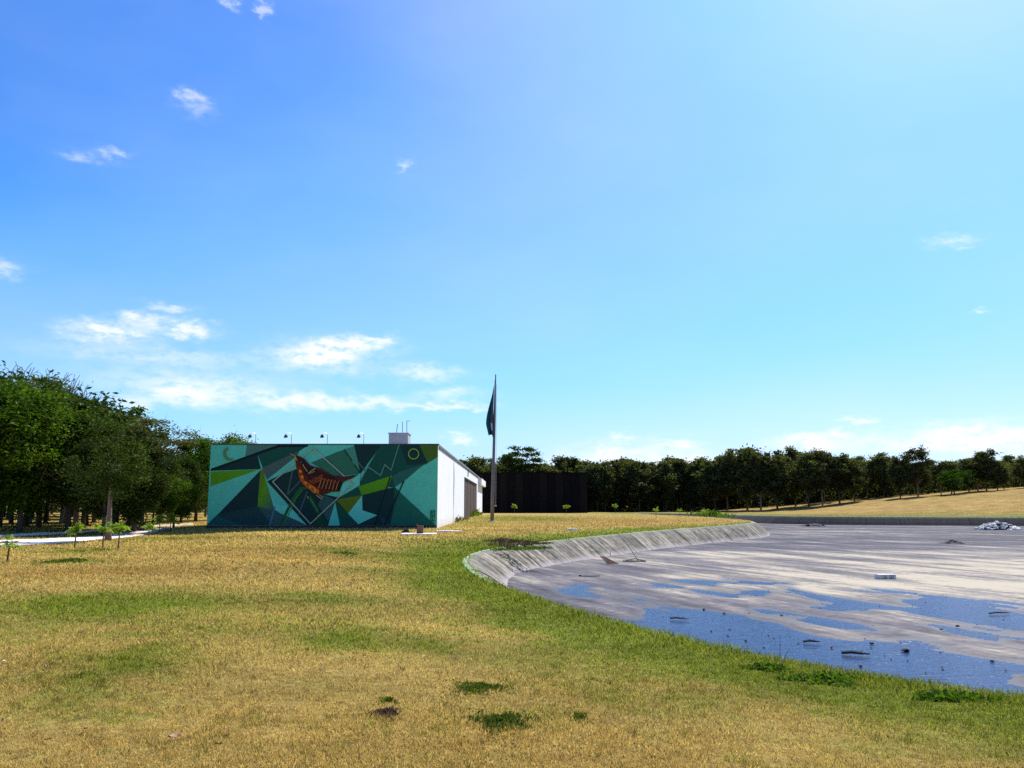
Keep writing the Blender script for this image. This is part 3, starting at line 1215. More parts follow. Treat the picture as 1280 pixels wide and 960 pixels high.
mu = Mural()
mu.poly([(250, 550), (560, 550), (560, 670), (250, 670)], TEAL)
mu.poly(c1((440, 165), (690, 165), (520, 240), (420, 285)), pc(62, 100, 102))
mu.poly(c1((525, 245), (700, 172), (930, 172), (862, 215), (565, 350)), DKG)
mu.poly(c1((150, 375), (525, 245), (552, 360)), NAVY)
mu.poly(c1((150, 358), (690, 165), (930, 165), (930, 182), (700, 186), (150, 378)), INK)
mu.poly(c1((150, 381), (548, 361), (146, 500)), LIME)
mu.poly(c1((560, 352), (862, 212), (845, 250), (600, 447)), SLATE)
mu.poly(c1((552, 366), (528, 658), (205, 725)), NAVY)
mu.poly(c1((205, 722), (528, 656), (660, 840), (100, 840), (130, 795)), pc(26, 54, 60))
mu.poly(c1((205, 730), (140, 790), (110, 840), (400, 840)), pc(22, 70, 78))
mu.poly(c1((548, 366), (568, 366), (600, 480), (658, 655), (645, 692), (525, 656)), LIME, [OLIVE, OLIVE, LIME, SLATE, SLATE, LIME])
mu.poly(c1((525, 656), (645, 690), (658, 655), (670, 692), (920, 840), (640, 840)), pc(48, 72, 80))
mu.poly(c1((598, 462), (660, 640), (790, 660), (930, 840), (700, 710), (660, 680)), TEAL2)
mu.line(c1((664, 665), (622, 840)), 1.9, pc(58, 105, 135))
mu.poly(c1((600, 458), (720, 402), (838, 360), (900, 420), (1040, 560), (1290, 610), (1090, 840), (920, 840)), NAVY)
mu.poly(c1((950, 310), (1160, 225), (1220, 205), (1300, 180), (1340, 400), (1150, 420)), MOSS)
mu.poly(c1((1040, 560), (1170, 620), (1090, 780), (1010, 650)), pc(44, 74, 78))
mu.line(c1((805, 375), (765, 560)), 1.5, SLATE)
mu.line(c1((770, 560), (900, 420)), 1.7, SLATE)
mu.line(c1((920, 545), (850, 735)), 1.7, pc(50, 78, 84))
mu.line(c1((712, 815), (760, 700), (800, 620), (845, 545), (880, 515), (915, 512)), 3.4, pc(26, 78, 40))
mu.line(c1((730, 815), (790, 690), (835, 590), (880, 535)), 1.2, pc(50, 110, 60))
mu.line(c1((945, 590), (1000, 690), (1070, 825)), 4.6, pc(28, 74, 44))
mu.line(c1((950, 600), (1060, 790)), 1.2, pc(60, 110, 60))
# right half
mu.poly(c2((195, 205), (278, 176), (325, 395)), pc(58, 116, 112))
mu.poly(c2((272, 165), (492, 165), (330, 390), (322, 395), (300, 280)), NAVY)
mu.poly(c2((488, 165), (800, 165), (864, 312), (690, 395), (598, 505), (310, 500), (325, 440), (390, 330)), DKG)
mu.poly(c2((640, 165), (800, 165), (830, 240), (864, 312), (700, 330)), pc(10, 46, 50))
mu.poly(c2((580, 420), (640, 380), (832, 322), (690, 442), (598, 505)), pc(32, 82, 82))
mu.poly(c2((793, 165), (945, 165), (945, 262), (864, 310)), pc(58, 84, 30))
mu.poly(c2((308, 500), (578, 412), (540, 517), (332, 570)), LIME)
mu.poly(c2((308, 500), (334, 570), (128, 606)), DKG)
mu.poly(c2((128, 606), (334, 570), (228, 718)), OLIVE)
mu.poly(c2((336, 570), (540, 517), (597, 505), (645, 555), (590, 690), (570, 840), (440, 840), (455, 725), (340, 690)), NAVY)
mu.poly(c2((338, 570), (340, 690), (457, 730), (308, 802), (226, 716)), TEAL2)
mu.poly(c2((597, 505), (645, 550), (925, 840), (560, 840), (585, 690)), DKG2, [DKG, DKG2, DKG2, DKG2, DKG])
mu.poly(c2((122, 622), (160, 840), (65, 840)), TEAL)
mu.poly(c2((124, 612), (228, 718), (308, 802), (160, 840)), DKG)
mu.poly(c2((308, 802), (457, 730), (440, 840), (158, 840)), pc(24, 46, 52))
mu.poly(c2((480, 720), (560, 830), (500, 840)), pc(36, 50, 62))
mu.poly(c2((-10, 690), (60, 822), (60, 840), (-60, 840)), pc(24, 60, 40))
mu.poly(c2((175, 480), (322, 395), (318, 490), (150, 590)), TEAL2)
mu.line(c2((562, 425), (438, 840)), 1.6, INK)
mu.line(c2((670, 458), (515, 840)), 1.6, INK)
mu.line(c2((195, 205), (255, 290)), 1.1, INK)
mu.line(c2((280, 330), (322, 392)), 1.1, INK)
mu.line(c2((308, 308), (356, 366)), 1.6, SLATE)
mu.line(c2((632, 165), (570, 370), (520, 325), (485, 412), (385, 342), (325, 450)), 1.15, pc(84, 122, 122))
mu.line(c2((632, 165), (632, 172)), 1.1, pc(90, 130, 130))
ring = [(750 + 40 * math.cos(a), 240 + 40 * math.sin(a)) for a in np.linspace(0, 2 * math.pi, 25)]
mu.line(c2(*ring), 1.15, pc(120, 150, 62))
cres = [(310 + 48 * math.cos(a), 238 + 48 * math.sin(a)) for a in np.linspace(R(75), R(240), 12)]
mu.line(c1(*cres), 2.6, pc(82, 112, 72))
# small green signature marks in the lower right corner
for k_, (a, b, c, d) in enumerate([(886, 700, 918, 700), (888, 700, 886, 770), (918, 690, 916, 760), (888, 735, 916, 730), (884, 770, 920, 775), (895, 690, 905, 800), (890, 800, 915, 795)]):
    mu.line(c2((a, b), (c, d)), 1.2, pc(30, 90, 60))
mural = mu.build('mural', bld)
tag(mural, 'mural of teal, navy and lime facets with a light diamond outline')
frame = Mural()
dia = c1((970, 195)) + c1((650, 462)) + c1((950, 798)) + c2((268, 478)) + c1((970, 195))
frame.line(dia, 1.35, pc(140, 142, 138))
frame.build('diamond_outline', mural)
bird = Mural()
RED, DRED, ORG, BLK, CREAM = pc(76, 27, 18), pc(48, 19, 17), pc(164, 66, 20), pc(20, 16, 18), pc(170, 140, 110)
out_ = cb((345, 122), (430, 150), (510, 235), (620, 265), (760, 345), (880, 355), (1035, 335), (960, 378), (870, 410), (845, 470), (825, 520), (740, 520), (690, 545), (600, 555), (540, 530), (480, 480), (430, 440), (390, 370), (360, 270), (348, 190))
bird.poly(out_, RED)
bird.poly(cb((285, 100), (350, 128), (372, 190), (345, 160)), pc(160, 128, 50))
bird.poly(cb((300, 118), (340, 130), (348, 150), (325, 140)), pc(60, 70, 40))
bird.poly(cb((350, 200), (380, 230), (415, 300), (445, 390), (530, 455), (610, 505), (605, 552), (545, 532), (480, 482), (430, 440), (390, 370), (362, 275)), ORG,
          [RED, RED, ORG, ORG, pc(214, 120, 40), ORG, ORG, pc(214, 130, 50), ORG, ORG, ORG, RED])
bird.poly(cb((345, 125), (430, 150), (510, 235), (560, 262), (500, 330), (455, 300), (420, 220), (385, 190)), DRED)
bird.poly(cb((390, 185), (425, 195), (430, 235), (405, 225)), BLK)
bird.poly(cb((400, 192), (414, 194), (412, 212), (402, 208)), pc(40, 80, 120))
bird.poly(cb((430, 215), (470, 290), (560, 262), (600, 300), (520, 350), (450, 330)), BLK)
bird.poly(cb((480, 340), (600, 285), (760, 350), (845, 420), (800, 510), (690, 505), (560, 450), (490, 400)), DRED)
bird.poly(cb((760, 347), (880, 357), (1035, 336), (960, 376), (860, 402), (800, 400)), pc(64, 26, 30))
bird.poly(cb((800, 420), (862, 412), (826, 520), (790, 470)), BLK)
for k in range(6):
    x0 = 610 + k * 38
    bird.line(cb((x0 - 10, 480 + k * 4), (x0 + 8, 430), (x0 + 30 - 8, 372 + k * 7)), 0.75, pc(190, 112, 66))
for k in range(4):
    bird.line(cb((490 + k * 16, 405 + k * 10), (560 + k * 12, 385 + k * 8), (640 + k * 4, 335 + k * 12)), 0.6, pc(150, 72, 44))
for k in range(7):
    x0 = 520 + k * 40
    bird.line(cb((x0, 352 + k * 8), (x0 + 22, 372 + k * 8), (x0 + 50, 368 + k * 10)), 0.55, pc(140, 58, 34))
for (a, b) in ((400, 300), (420, 360), (455, 425), (505, 470), (560, 510)):
    bird.poly(cb((a - 14, b - 12), (a + 10, b - 18), (a + 22, b + 8), (a - 2, b + 16)), pc(216, 118, 40))
for (a, b) in ((395, 335), (440, 395), (485, 450), (535, 500)):
    bird.line(cb((a, b - 8), (a + 14, b + 10)), 0.5, pc(90, 34, 20))
bird.line(cb((432, 225), (455, 268), (480, 300)), 0.8, CREAM)
bird.line(cb((490, 320), (530, 290), (565, 268)), 0.9, CREAM)
bird.line(cb((505, 322), (560, 300)), 0.6, CREAM)
bird.line(cb((580, 560), (640, 602)), 1.0, CREAM)
bird.line(cb((610, 556), (650, 580)), 0.7, CREAM)
bird.line(cb((480, 570), (488, 590)), 0.8, CREAM)
bird.line(cb((600, 690), (660, 590)), 0.7, SLATE)
tag(bird.build('painted_bird', mural), 'painted red-brown bird with orange breast and raised beak')

# floodlights on goosenecks along the roof edge
FL_LAB = ['gooseneck floodlight on the roof, nearest the left end of the mural wall', 'second gooseneck floodlight from the left on the mural building roof',
          'third gooseneck floodlight from the left on the mural building roof', 'rightmost gooseneck floodlight on the roof, nearest the tank block']
for k, px in enumerate((320, 364.5, 409.5, 455)):
    x, z1 = wall_pt(px, 541.5, D0 + 0.5)
    t = empty('floodlight', (x, D0 + 0.5, ZT - 0.12))
    tag(t, FL_LAB[k], 'floodlight', 'roof floodlights')
    h = z1 - (ZT - 0.12)
    mb = MB()
    mb.tube([(0, 0, 0), (0, 0, h * 0.8), (-0.03, -0.02, h * 0.95), (-0.13, -0.1, h), (-0.25, -0.25, h * 0.97), (-0.3, -0.36, h * 0.88)], 0.022, 6)
    mb.box(-0.08, 0.08, -0.08, 0.08, 0, 0.02)
    mb.build('arm', M_GALV, t)
    mb = MB()
    M = Matrix.Translation((-0.3, -0.39, h * 0.76)) @ Matrix.Rotation(R(35), 4, 'X') @ Matrix.Scale(0.78, 4)
    mb.add([tuple(M @ Vector(p)) for p in [(-.08, -.05, .11), (.08, -.05, .11), (.08, .07, .11), (-.08, .07, .11), (-.16, -.12, -.11), (.16, -.12, -.11), (.16, .14, -.11), (-.16, .14, -.11)]],
           [(0, 1, 2, 3), (4, 7, 6, 5), (0, 4, 5, 1), (1, 5, 6, 2), (2, 6, 7, 3), (3, 7, 4, 0)])
    mb.build('lamp_head', M_METAL, t)

# ------------------------------------------------------------------ black building
YB = 153.0
bx0, _ = wall_pt(604, 641, YB)
bx1, bz = wall_pt(734, 590.5, YB)
bx0 -= 3.0
bb = empty('black_building', ((bx0 + bx1) / 2, YB, 0))
tag(bb, 'flat roofed black clad building behind the flagpole', 'building')
mb = MB()
w2 = (bx1 - bx0) / 2
mb.box(-w2, w2, 0.1, 18, -0.3, bz - 0.12)
mb.build('wall', M_BLACK, bb)
mb = MB()
mb.box(-w2 - 0.15, w2 + 0.15, -0.12, 18.2, bz - 0.118, bz)
mb.build('roof', M_BLACK, bb)
npan = 15
for i in range(npan):
    a = -w2 + 2 * w2 * i / npan
    b = -w2 + 2 * w2 * (i + 1) / npan
    mb = MB()
    mb.box(a + 0.03, b - 0.03, -0.02 - 0.02 * (i % 2), 0.097, 0.05, bz - 0.16)
    mb.build('panel', (M_BLACK, M_BLACK2, M_BLACK, M_BLACK, M_BLACK2)[i % 5], bb)

# ------------------------------------------------------------------ flagpole and flag
fpx, fpy = ground_pt(615, 652)
_, ptop = wall_pt(620, 468, fpy)
pole = empty('flagpole', (fpx, fpy, 0))
tag(pole, 'tall weathered grey flagpole standing on the lawn beside the white building', 'flagpole')
lean = 0.30
mb = MB()
mb.tube([(lean * t, 0, -0.2 + (ptop + .2) * t) for t in (0, .18, .4, .41, .7, .96)], [0.185, 0.18, 0.165, 0.14, 0.12, 0.085], 10)
mb.build('shaft', M_GREYPOLE, pole, True)
mb = MB()
mb.tube([(lean * .96, 0, ptop * .96), (lean, 0, ptop - 0.12), (lean, 0, ptop)], [0.055, 0.05, 0.03], 8)
mb.tube([(lean, 0, ptop - .10), (lean, 0, ptop - .05), (lean, 0, ptop + 0.03)], [0.02, 0.09, 0.02], 8)
mb.build('finial', M_METAL, pole)
mb = MB()
mb.tube([(0.34, -0.05, 1.4), (0.40, -0.05, ptop * 0.93)], 0.014, 5)
mb.build('halyard', M_GALV, pole)
mb = MB()
mb.box(0.10, 0.42, -0.06, 0.02, 1.38, 1.50)
mb.build('cleat', M_GALV, pole)
mb = MB()
mb.tube([(0.0, 0, -0.1), (0.0, 0, 0.1)], [0.34, 0.30], 12)
mb.build('base', M_CONC, pole)

_, fz1 = wall_pt(619, 482, fpy)
_, fz0 = wall_pt(616, 545, fpy)
nu, nvv = 15, 22
vs, F, fc = [], [], []
for i in range(nvv):
    t = i / (nvv - 1)
    z = fz1 + (fz0 - fz1) * t
    wd = 0.06 + 0.62 * math.sin(min(1.0, t * 1.25) * math.pi * 0.5) ** 1.3 * (1 - 0.35 * max(0, (t - .75) / .25))
    for j in range(nu):
        u = j / (nu - 1)
        fold = math.sin(u * 9.5 + 0.6 + t * 1.2)
        x = lean * 0.8 - 0.10 - wd * (u + 0.10 * math.sin(u * 12 + t * 3)) + 0.12 * t * math.sin(3 * u)
        y = -0.12 + 0.16 * fold * (0.35 + t) + 0.1 * u
        zz = z - 0.30 * u * (1 - t) - 0.12 * math.sin(u * 6.3) * t
        vs.append((x, y, zz))
        c = (0.035, 0.085, 0.12)
        if u < 0.22 and t < 0.6:
            c = (0.34, 0.33, 0.22)
        elif u < 0.3:
            c = (0.03, 0.05, 0.06)
        elif 0.74 < t < 0.9 and u < 0.55:
            c = (0.4, 0.5, 0.6)
        elif u > 0.75:
            c = (0.02, 0.085, 0.07)
        fc.append(c)
for i in range(nvv - 1):
    for j in range(nu - 1):
        F.append((i * nu + j, i * nu + j + 1, (i + 1) * nu + j + 1, (i + 1) * nu + j))
me = bpy.data.meshes.new('flag')
me.from_pydata(vs, [], F)
at = me.attributes.new('paint', 'FLOAT_COLOR', 'POINT')
at.data.foreach_set('color', np.array([(*c, 1) for c in fc], dtype=np.float32).ravel())
me.materials.append(M_MURAL)
me.polygons.foreach_set('use_smooth', [True] * len(F))
flag = obj_from('flag', me)
flag.location = (fpx, fpy, 0)
sol = flag.modifiers.new('thickness', 'SOLIDIFY')
sol.thickness = 0.012
tag(flag, 'limp dark blue flag with pale patches hanging from the flagpole', 'flag')

# ------------------------------------------------------------------ trees
def leaf_quads(cen, size, rs, up=0.35):
    """one rhombic leaf per centre"""
    n = len(cen)
    a = rs.normal(size=(n, 3))
    a[:, 2] *= 0.6
    a /= np.linalg.norm(a, axis=1)[:, None]
    b = rs.normal(size=(n, 3))
    b -= (b * a).sum(1)[:, None] * a
    b /= np.linalg.norm(b, axis=1)[:, None]
    s = size * rs.uniform(0.65, 1.35, n)[:, None]
    v = np.stack([cen - a * s, cen + b * s * 0.42, cen + a * s, cen - b * s * 0.42], 1).reshape(-1, 3)
    f = np.arange(n * 4).reshape(n, 4)
    return v, f


def tree_template(seed, h, rad, cbase, nclump, nleaf, leaf, flat=0.6, clump=0.8, trunk_r=0.16, limbs=9, openness=0.0, layered=False):
    """returns (wood mesh builder, leaf verts, leaf faces, tints); unit metres, root at the origin"""
    rs = np.random.default_rng(seed)
    wood = MB()
    bend = rs.uniform(-0.25, 0.25, 2)
    ph = cbase + (h - cbase) * 0.62
    tp = [(bend[0] * math.sin(t * 2.2) * t, bend[1] * math.sin(t * 2.6) * t, -0.15 + ph * t) for t in np.linspace(0, 1, 7)]
    wood.tube(tp, [trunk_r * (1.25 if k == 0 else 1.0 - 0.11 * k) for k in range(7)], 7)
    zc = (cbase + h) / 2
    hz = (h - cbase) / 2
    cl_c = []
    while len(cl_c) < nclump:
        p = rs.normal(size=3)
        p /= np.linalg.norm(p)
        r = rs.uniform(0.45, 1.0) ** 0.6
        # lumpy outline
        lump = 0.82 + 0.25 * math.sin(3.1 * math.atan2(p[1], p[0]) + seed) + 0.14 * math.sin(7 * p[2] + seed * 2)
        c = np.array((p[0] * rad * lump, p[1] * rad * lump, p[2] * hz * (0.9 + 0.15 * math.sin(5 * p[0] + seed)))) * r
        if p[2] < 0:
            c[:2] *= 1.0 + 0.25 * p[2]
        if layered:
            c[2] = round(c[2] / (hz * 0.42)) * hz * 0.42 + rs.normal() * 0.06 * hz
        cl_c.append(c + np.array((0, 0, zc)))
    cl_c = np.array(cl_c)
    # limbs run to some of the clumps
    order = rs.permutation(nclump)[:limbs]
    for k in order:
        e = cl_c[k]
        t0 = rs.uniform(0.35, 0.95)
        b0 = np.array(tp[int(t0 * 6)])
        mid = (b0 + e) / 2 + np.array((0, 0, -0.12 * np.linalg.norm(e - b0))) + rs.normal(size=3) * 0.12
        r0 = trunk_r * rs.uniform(0.32, 0.5)
        wood.tube([b0, b0 * .6 + mid * .4, mid, mid * .45 + e * .55, e], [r0, r0 * .85, r0 * .65, r0 * .45, r0 * .15], 5, cap=False)
        for _ in range(3):
            e2 = e + rs.normal(size=3) * clump * 0.8
            wood.tube([mid * .4 + e * .6, (mid + e2 * 2) / 3 + rs.normal(size=3) * .08, e2], [r0 * .35, r0 * .25, r0 * .08], 4, cap=False)
    V, Fc, T = [], [], []
    base = 0
    for c in cl_c:
        n = int(nleaf * rs.uniform(0.5, 1.5))
        cs_ = clump * rs.uniform(0.6, 1.3)
        p = rs.normal(size=(n, 3)) * np.array((cs_, cs_, cs_ * flat)) * 0.55
        v, f = leaf_quads(p + c, leaf, rs)
        V.append(v)
        Fc.append(f + base)
        base += len(v)
        tone = np.clip(rs.normal(0.42, 0.18) + rs.normal(0, 0.16, n), 0, 1)
        T.append(np.repeat(tone, 4))
    return wood, np.vstack(V), np.vstack(Fc), np.concatenate(T)


class Tree:
    def __init__(self, seed, leafmat, bark, **kw):
        wood, V, F_, T = tree_template(seed, **kw)
        self.h = float(np.percentile(V[:, 2], 99.6))
        self.trunk = wood.mesh('trunk', bark, True)
        self.crown = np_mesh('crown', V, F_, leafmat)
        float_attr(self.crown, 'tint', T)

    def place(self, name, x, y, height, label, group, wide=1.0, rz=None, z=None, trunk_mat=None):
        z = float(terrain(np.array([x]), np.array([y]))[0]) if z is None else z
        r = empty(name, (x, y, z), random.uniform(0, 6.28) if rz is None else rz)
        s = height / self.h
        r.scale = (s * wide, s * wide, s)
        obj_from('trunk', self.trunk, r)
        obj_from('crown', self.crown, r)
        return tag(r, label, 'tree', group)


def near_at(px, D):
    return (px - 640) / FPX * D * 1.006


def top_h(py, D):
    return wall_pt(640, py, D)[1]


# templates
bushy = [Tree(11 + k, m, M_BARK, h=9, rad=3.6, cbase=1.0, nclump=120, nleaf=210, leaf=0.125, clump=0.85, trunk_r=0.17, limbs=12) for k, m in enumerate((M_LEAFG, M_LEAFG, M_LEAFD, M_LEAFD))]
dark_b = [Tree(31 + k, M_LEAFD, M_BARK, h=9, rad=3.3, cbase=1.9, nclump=80, nleaf=130, leaf=0.17, clump=0.85, trunk_r=0.14, limbs=12) for k in range(3)]
airy = Tree(51, M_LEAFO, M_BARK, h=9, rad=3.2, cbase=5.2, nclump=42, nleaf=110, leaf=0.12, clump=0.75, flat=0.28, trunk_r=0.14, limbs=26, layered=True)
far_t = [Tree(71 + k, M_LEAFF, M_BARK, h=10, rad=3.2 + 0.4 * (k % 2), cbase=1.2 + 0.5 * (k % 3), nclump=80, nleaf=72, leaf=0.27, clump=0.85, trunk_r=0.16, limbs=16) for k in range(5)]
olive_t = [Tree(91 + k, M_LEAFO, M_BARK2, h=10, rad=3.2, cbase=2.2, nclump=56, nleaf=62, leaf=0.26, clump=0.8, trunk_r=0.15, limbs=18) for k in range(2)]
layer_far = Tree(97, M_LEAFD, M_BARK, h=13, rad=4.8, cbase=7.5, nclump=46, nleaf=90, leaf=0.28, clump=1.0, flat=0.30, trunk_r=0.24, limbs=22, layered=True)

# --- the grove on the left: individual trees that stand out
GROVE = 'trees of the grove on the left'
spec = [  # template, px of trunk, distance, picture y of the top, wide, label, name
    (bushy[0], 37, 52, 484, 1.0, 'bright green bushy tree with dense low crown, near the left edge of the photo', 'bushy_tree'),
    (bushy[1], -38, 49, 470, 1.05, 'bright green bushy tree cut off by the left edge of the photo', 'bushy_tree'),
    (bushy[1], 97, 54, 520, 0.95, 'green bushy tree whose trunk rises just behind the leftmost palm sapling', 'bushy_tree'),
    (bushy[2], 140, 52, 524, 1.0, 'dark leafy tree right behind the thick light brown trunk', 'bushy_tree'),
    (bushy[3], 170, 56, 545, 1.0, 'dark green tree under the airy spreading crown', 'bushy_tree'),
    (dark_b[0], 118, 62, 498, 1.1, 'tall dark rounded tree at the top of the grove skyline', 'dark_tree'),
    (dark_b[1], 155, 66, 510, 1.1, 'dark rounded tree left of the airy crown on the grove skyline', 'dark_tree'),
    (dark_b[2], 60, 60, 476, 1.1, 'tall dark tree behind the bright green trees at left', 'dark_tree'),
    (dark_b[0], 10, 64, 468, 1.1, 'tallest dark tree at the left edge of the grove', 'dark_tree'),
    (bushy[2], 205, 66, 566, 1.0, 'dark tree at the low right shoulder of the grove', 'bushy_tree'),
    (bushy[3], 234, 72, 572, 0.9, 'dark tree close to the left end of the mural wall', 'bushy_tree'),
    (bushy[0], 252, 78, 547, 0.95, 'olive green tree with ragged top partly hidden by the left end of the mural', 'bushy_tree'),
    (bushy[1], 288, 84, 546, 0.9, 'green tree top showing above the left end of the mural wall', 'bushy_tree'),
]
for (tp, px, D, top, wd, lab, nm) in spec:
    tp.place(nm, near_at(px, D), D, top_h(top, D), lab, GROVE, wd)
airy.place('airy_tree', near_at(186, 55), 55, top_h(521, 55), 'airy tree with flat leaf layers and bare limbs on the grove skyline', GROVE, 1.2)
# tree with the thick light trunk standing by the path
tt = Tree(61, M_LEAFD, M_BARK2, h=8, rad=3.4, cbase=3.0, nclump=60, nleaf=150, leaf=0.12, clump=0.8, trunk_r=0.24, limbs=0)
p = ground_hit(135, 676.5)
tt.place('bushy_tree', p[0], p[1], top_h(548, p[1]), 'tree with a thick light brown trunk standing at the edge of the path', GROVE, 1.0)

# bare tree reaching above the grove
rs = np.random.default_rng(5)
wood = MB()


def grow(p, d, ln, r, depth):
    q = p + d * ln
    mid = (p + q) / 2 + rs.normal(size=3) * ln * 0.05
    wood.tube([p, mid, q], [r, r * 0.85, r * 0.68], 5 if depth > 2 else 4, cap=False)
    if depth == 0:
        return
    for k in range(3 if depth > 1 else 2):
        nd = d + rs.normal(size=3) * 0.38 + np.array((0, 0, 0.16))
        nd /= np.linalg.norm(nd)
        grow(q, nd, ln * rs.uniform(0.62, 0.88), r * 0.68, depth - 1)


grow(np.array((0, 0, -0.1)), np.array((0.02, 0, 1.0)), 3.9, 0.26, 6)
D = 68
bare_me = wood.mesh('branches', M_GREYBARK)
zs = max(v[2] for v in wood.v)
for (px, top, lab) in ((88, 459, 'bare grey leafless tree poking above the grove skyline'), (48, 461, 'bare leafless tree left of the taller bare tree above the grove'), (106, 486, 'lowest bare leafless tree at the right of the bare trees above the grove')):
    t = empty('bare_tree', (near_at(px, D), D, 0), px * 0.1)
    s = top_h(top, D) / zs
    t.scale = (s * 1.3, s * 1.3, s)
    obj_from('branches', bare_me, t)
    tag(t, lab, 'tree', GROVE)

def skyline(px):
    return float(np.interp(px, (-200, 0, 60, 100, 150, 185, 205, 216, 230, 245, 268, 300, 330), (470, 474, 490, 506, 522, 545, 562, 572, 572, 562, 552, 558, 575)))


ORD = ('first second third fourth fifth sixth seventh eighth ninth tenth eleventh twelfth thirteenth fourteenth fifteenth sixteenth seventeenth eighteenth nineteenth twentieth '
       'twenty-first twenty-second twenty-third twenty-fourth twenty-fifth twenty-sixth twenty-seventh twenty-eighth twenty-ninth thirtieth thirty-first thirty-second thirty-third thirty-fourth').split()
# second row of the grove, closing the mass of crowns
k = 0
for px in range(-70, 235, 27):
    pj, Dj = px + random.uniform(-6, 6), 57 + random.uniform(-4, 4)
    tp = (bushy[2], bushy[3], dark_b[0], bushy[1])[k % 4]
    tp.place('bushy_tree', near_at(pj, Dj), Dj, top_h(skyline(pj) + random.uniform(4, 26), Dj), ORD[k] + ' tree from the left in the second row of the grove', 'second row of the grove', random.uniform(0.95, 1.15))
    k += 1
# back rows of the grove, seen as trunks and shade below the crowns
k = 0
for D, x0, x1, stp in ((72, -120, 232, 30), (90, -110, 245, 26), (110, -100, 270, 24), (134, -80, 300, 22)):
    px = x0
    while px < x1:
        pj = px + random.uniform(-8, 8)
        Dj = D + random.uniform(-5, 5)
        tp = dark_b[k % 3]
        tp.place('dark_tree', near_at(pj, Dj), Dj, min(top_h(skyline(pj) + random.uniform(4, 24), Dj), 13.5), 'dark slender tree in the shade of the back rows of the grove', 'back rows of the grove', random.uniform(0.95, 1.25))
        k += 1
        px += stp

# --- the far treeline, left to right behind the lawn and the hill
def far_row(x0, x1, D, step, topf, tlist, label, group, name='far_tree', jit=4, dj=6):
    """a label with {} gets the tree's place in the row"""
    global k
    px, cnt = x0, 0
    while px < x1:
        pj = px + random.uniform(-jit, jit)
        Dj = (D(pj) if callable(D) else D) + random.uniform(-dj, dj)
        tp = tlist[k % len(tlist)]
        x = near_at(pj, Dj)
        zg = float(terrain(np.array([x]), np.array([Dj]))[0])
        hgt = top_h(topf(pj) + random.uniform(-5, 6), Dj) - zg
        tp.place(name, x, Dj, max(hgt, 3), label.format(ORD[cnt]) if '{}' in label else label, group, random.uniform(0.8, 1.15), z=zg)
        k += 1
        cnt += 1
        px += step * random.uniform(0.75, 1.25)


lab_a = '{} dark treetop from the left behind the black building'
far_row(560, 735, 182, 15, lambda x: 577, far_t, lab_a, 'treeline behind the black building')
layer_far.place('layered_tree', near_at(652, 176), 176, top_h(559, 176), 'tall tree with flat layered crown above the black building', 'treeline behind the black building', 1.0)
lab_b = 'dark tree of the far treeline between the black building and the hill'
far_row(738, 905, 172, 13, lambda x: 578 - 3 * math.sin(x * 0.06), far_t, '{} tree from the left of the treeline right of the black building', 'treeline beyond the flat lawn')
far_row(735, 905, 186, 14, lambda x: 582, far_t, lab_b, 'treeline beyond the flat lawn')
Dh = lambda x: 168 - (x - 900) * 0.045
lab_c = 'dark tree of the treeline along the top of the grassy hill'
far_row(905, 1400, Dh, 19, lambda x: 571 - 6 * math.sin((x - 880) * 0.016) - 3 * math.sin(x * 0.11), [far_t[0], far_t[1], olive_t[0], far_t[2], far_t[3], olive_t[1], far_t[4]], '{} tree from the left in the front row along the grassy hill', 'treeline on the hill')
far_row(900, 1420, lambda x: Dh(x) + 16, 18, lambda x: 577 - 4 * math.sin((x - 880) * 0.016), far_t, lab_c, 'treeline on the hill')
far_row(905, 1430, lambda x: Dh(x) + 28, 17, lambda x: 573 - 4 * math.sin((x - 880) * 0.016), far_t, lab_c, 'treeline on the hill')
for (px, top, tpl, lab, wd) in ((1022, 563, olive_t[0], 'paler olive tree with visible limbs, in front of the hill treeline left of centre', 0.95), (1140, 560, olive_t[1], 'tall olive tree with open reddish top on the hill', 1.0), (1225, 563, far_t[2], 'tall dark tree near the right end of the hill treeline', 1.0)):
    Dj = Dh(px) - 5
    x = near_at(px, Dj)
    zg = float(terrain(np.array([x]), np.array([Dj]))[0])
    tpl.place('far_tree', x, Dj, top_h(top, Dj) - zg, lab, 'treeline on the hill', wd, z=zg)
bg_bush = Tree(99, M_LEAFG, M_BARK, h=6, rad=3.4, cbase=0.6, nclump=60, nleaf=70, leaf=0.22, clump=0.9, trunk_r=0.12, limbs=8)
Dj = Dh(1185) - 9
x = near_at(1185, Dj)
zg = float(terrain(np.array([x]), np.array([Dj]))[0])
bg_bush.place('bushy_tree', x, Dj, top_h(587, Dj) - zg, 'bright green bushy low tree among the dark trees on the hill', 'treeline on the hill', 1.15, z=zg)


# understorey that closes the foot of the far trees
def undergrowth(x0, x1, Df, hgt, n, seed, name, label):
    rs_ = np.random.default_rng(seed)
    px = rs_.uniform(x0, x1, n)
    D_ = np.array([Df(a) for a in px]) + rs_.uniform(0, 30, n)
    x_ = (px - 640) / FPX * D_
    z_ = terrain(x_, D_) + rs_.uniform(0, 1, n) * hgt * (0.85 + 0.3 * np.sin(px * 0.11) * np.sin(px * 0.037 + 1))
    v, f = leaf_quads(np.column_stack([x_, D_, z_]), 0.36, rs_)
    me_ = np_mesh(name, v, f, M_LEAFF)
    float_attr(me_, 'tint', np.repeat(np.clip(rs_.normal(0.28, 0.2, n), 0, 1), 4))
    return tag(obj_from(name, me_), label, 'undergrowth', kind='stuff')


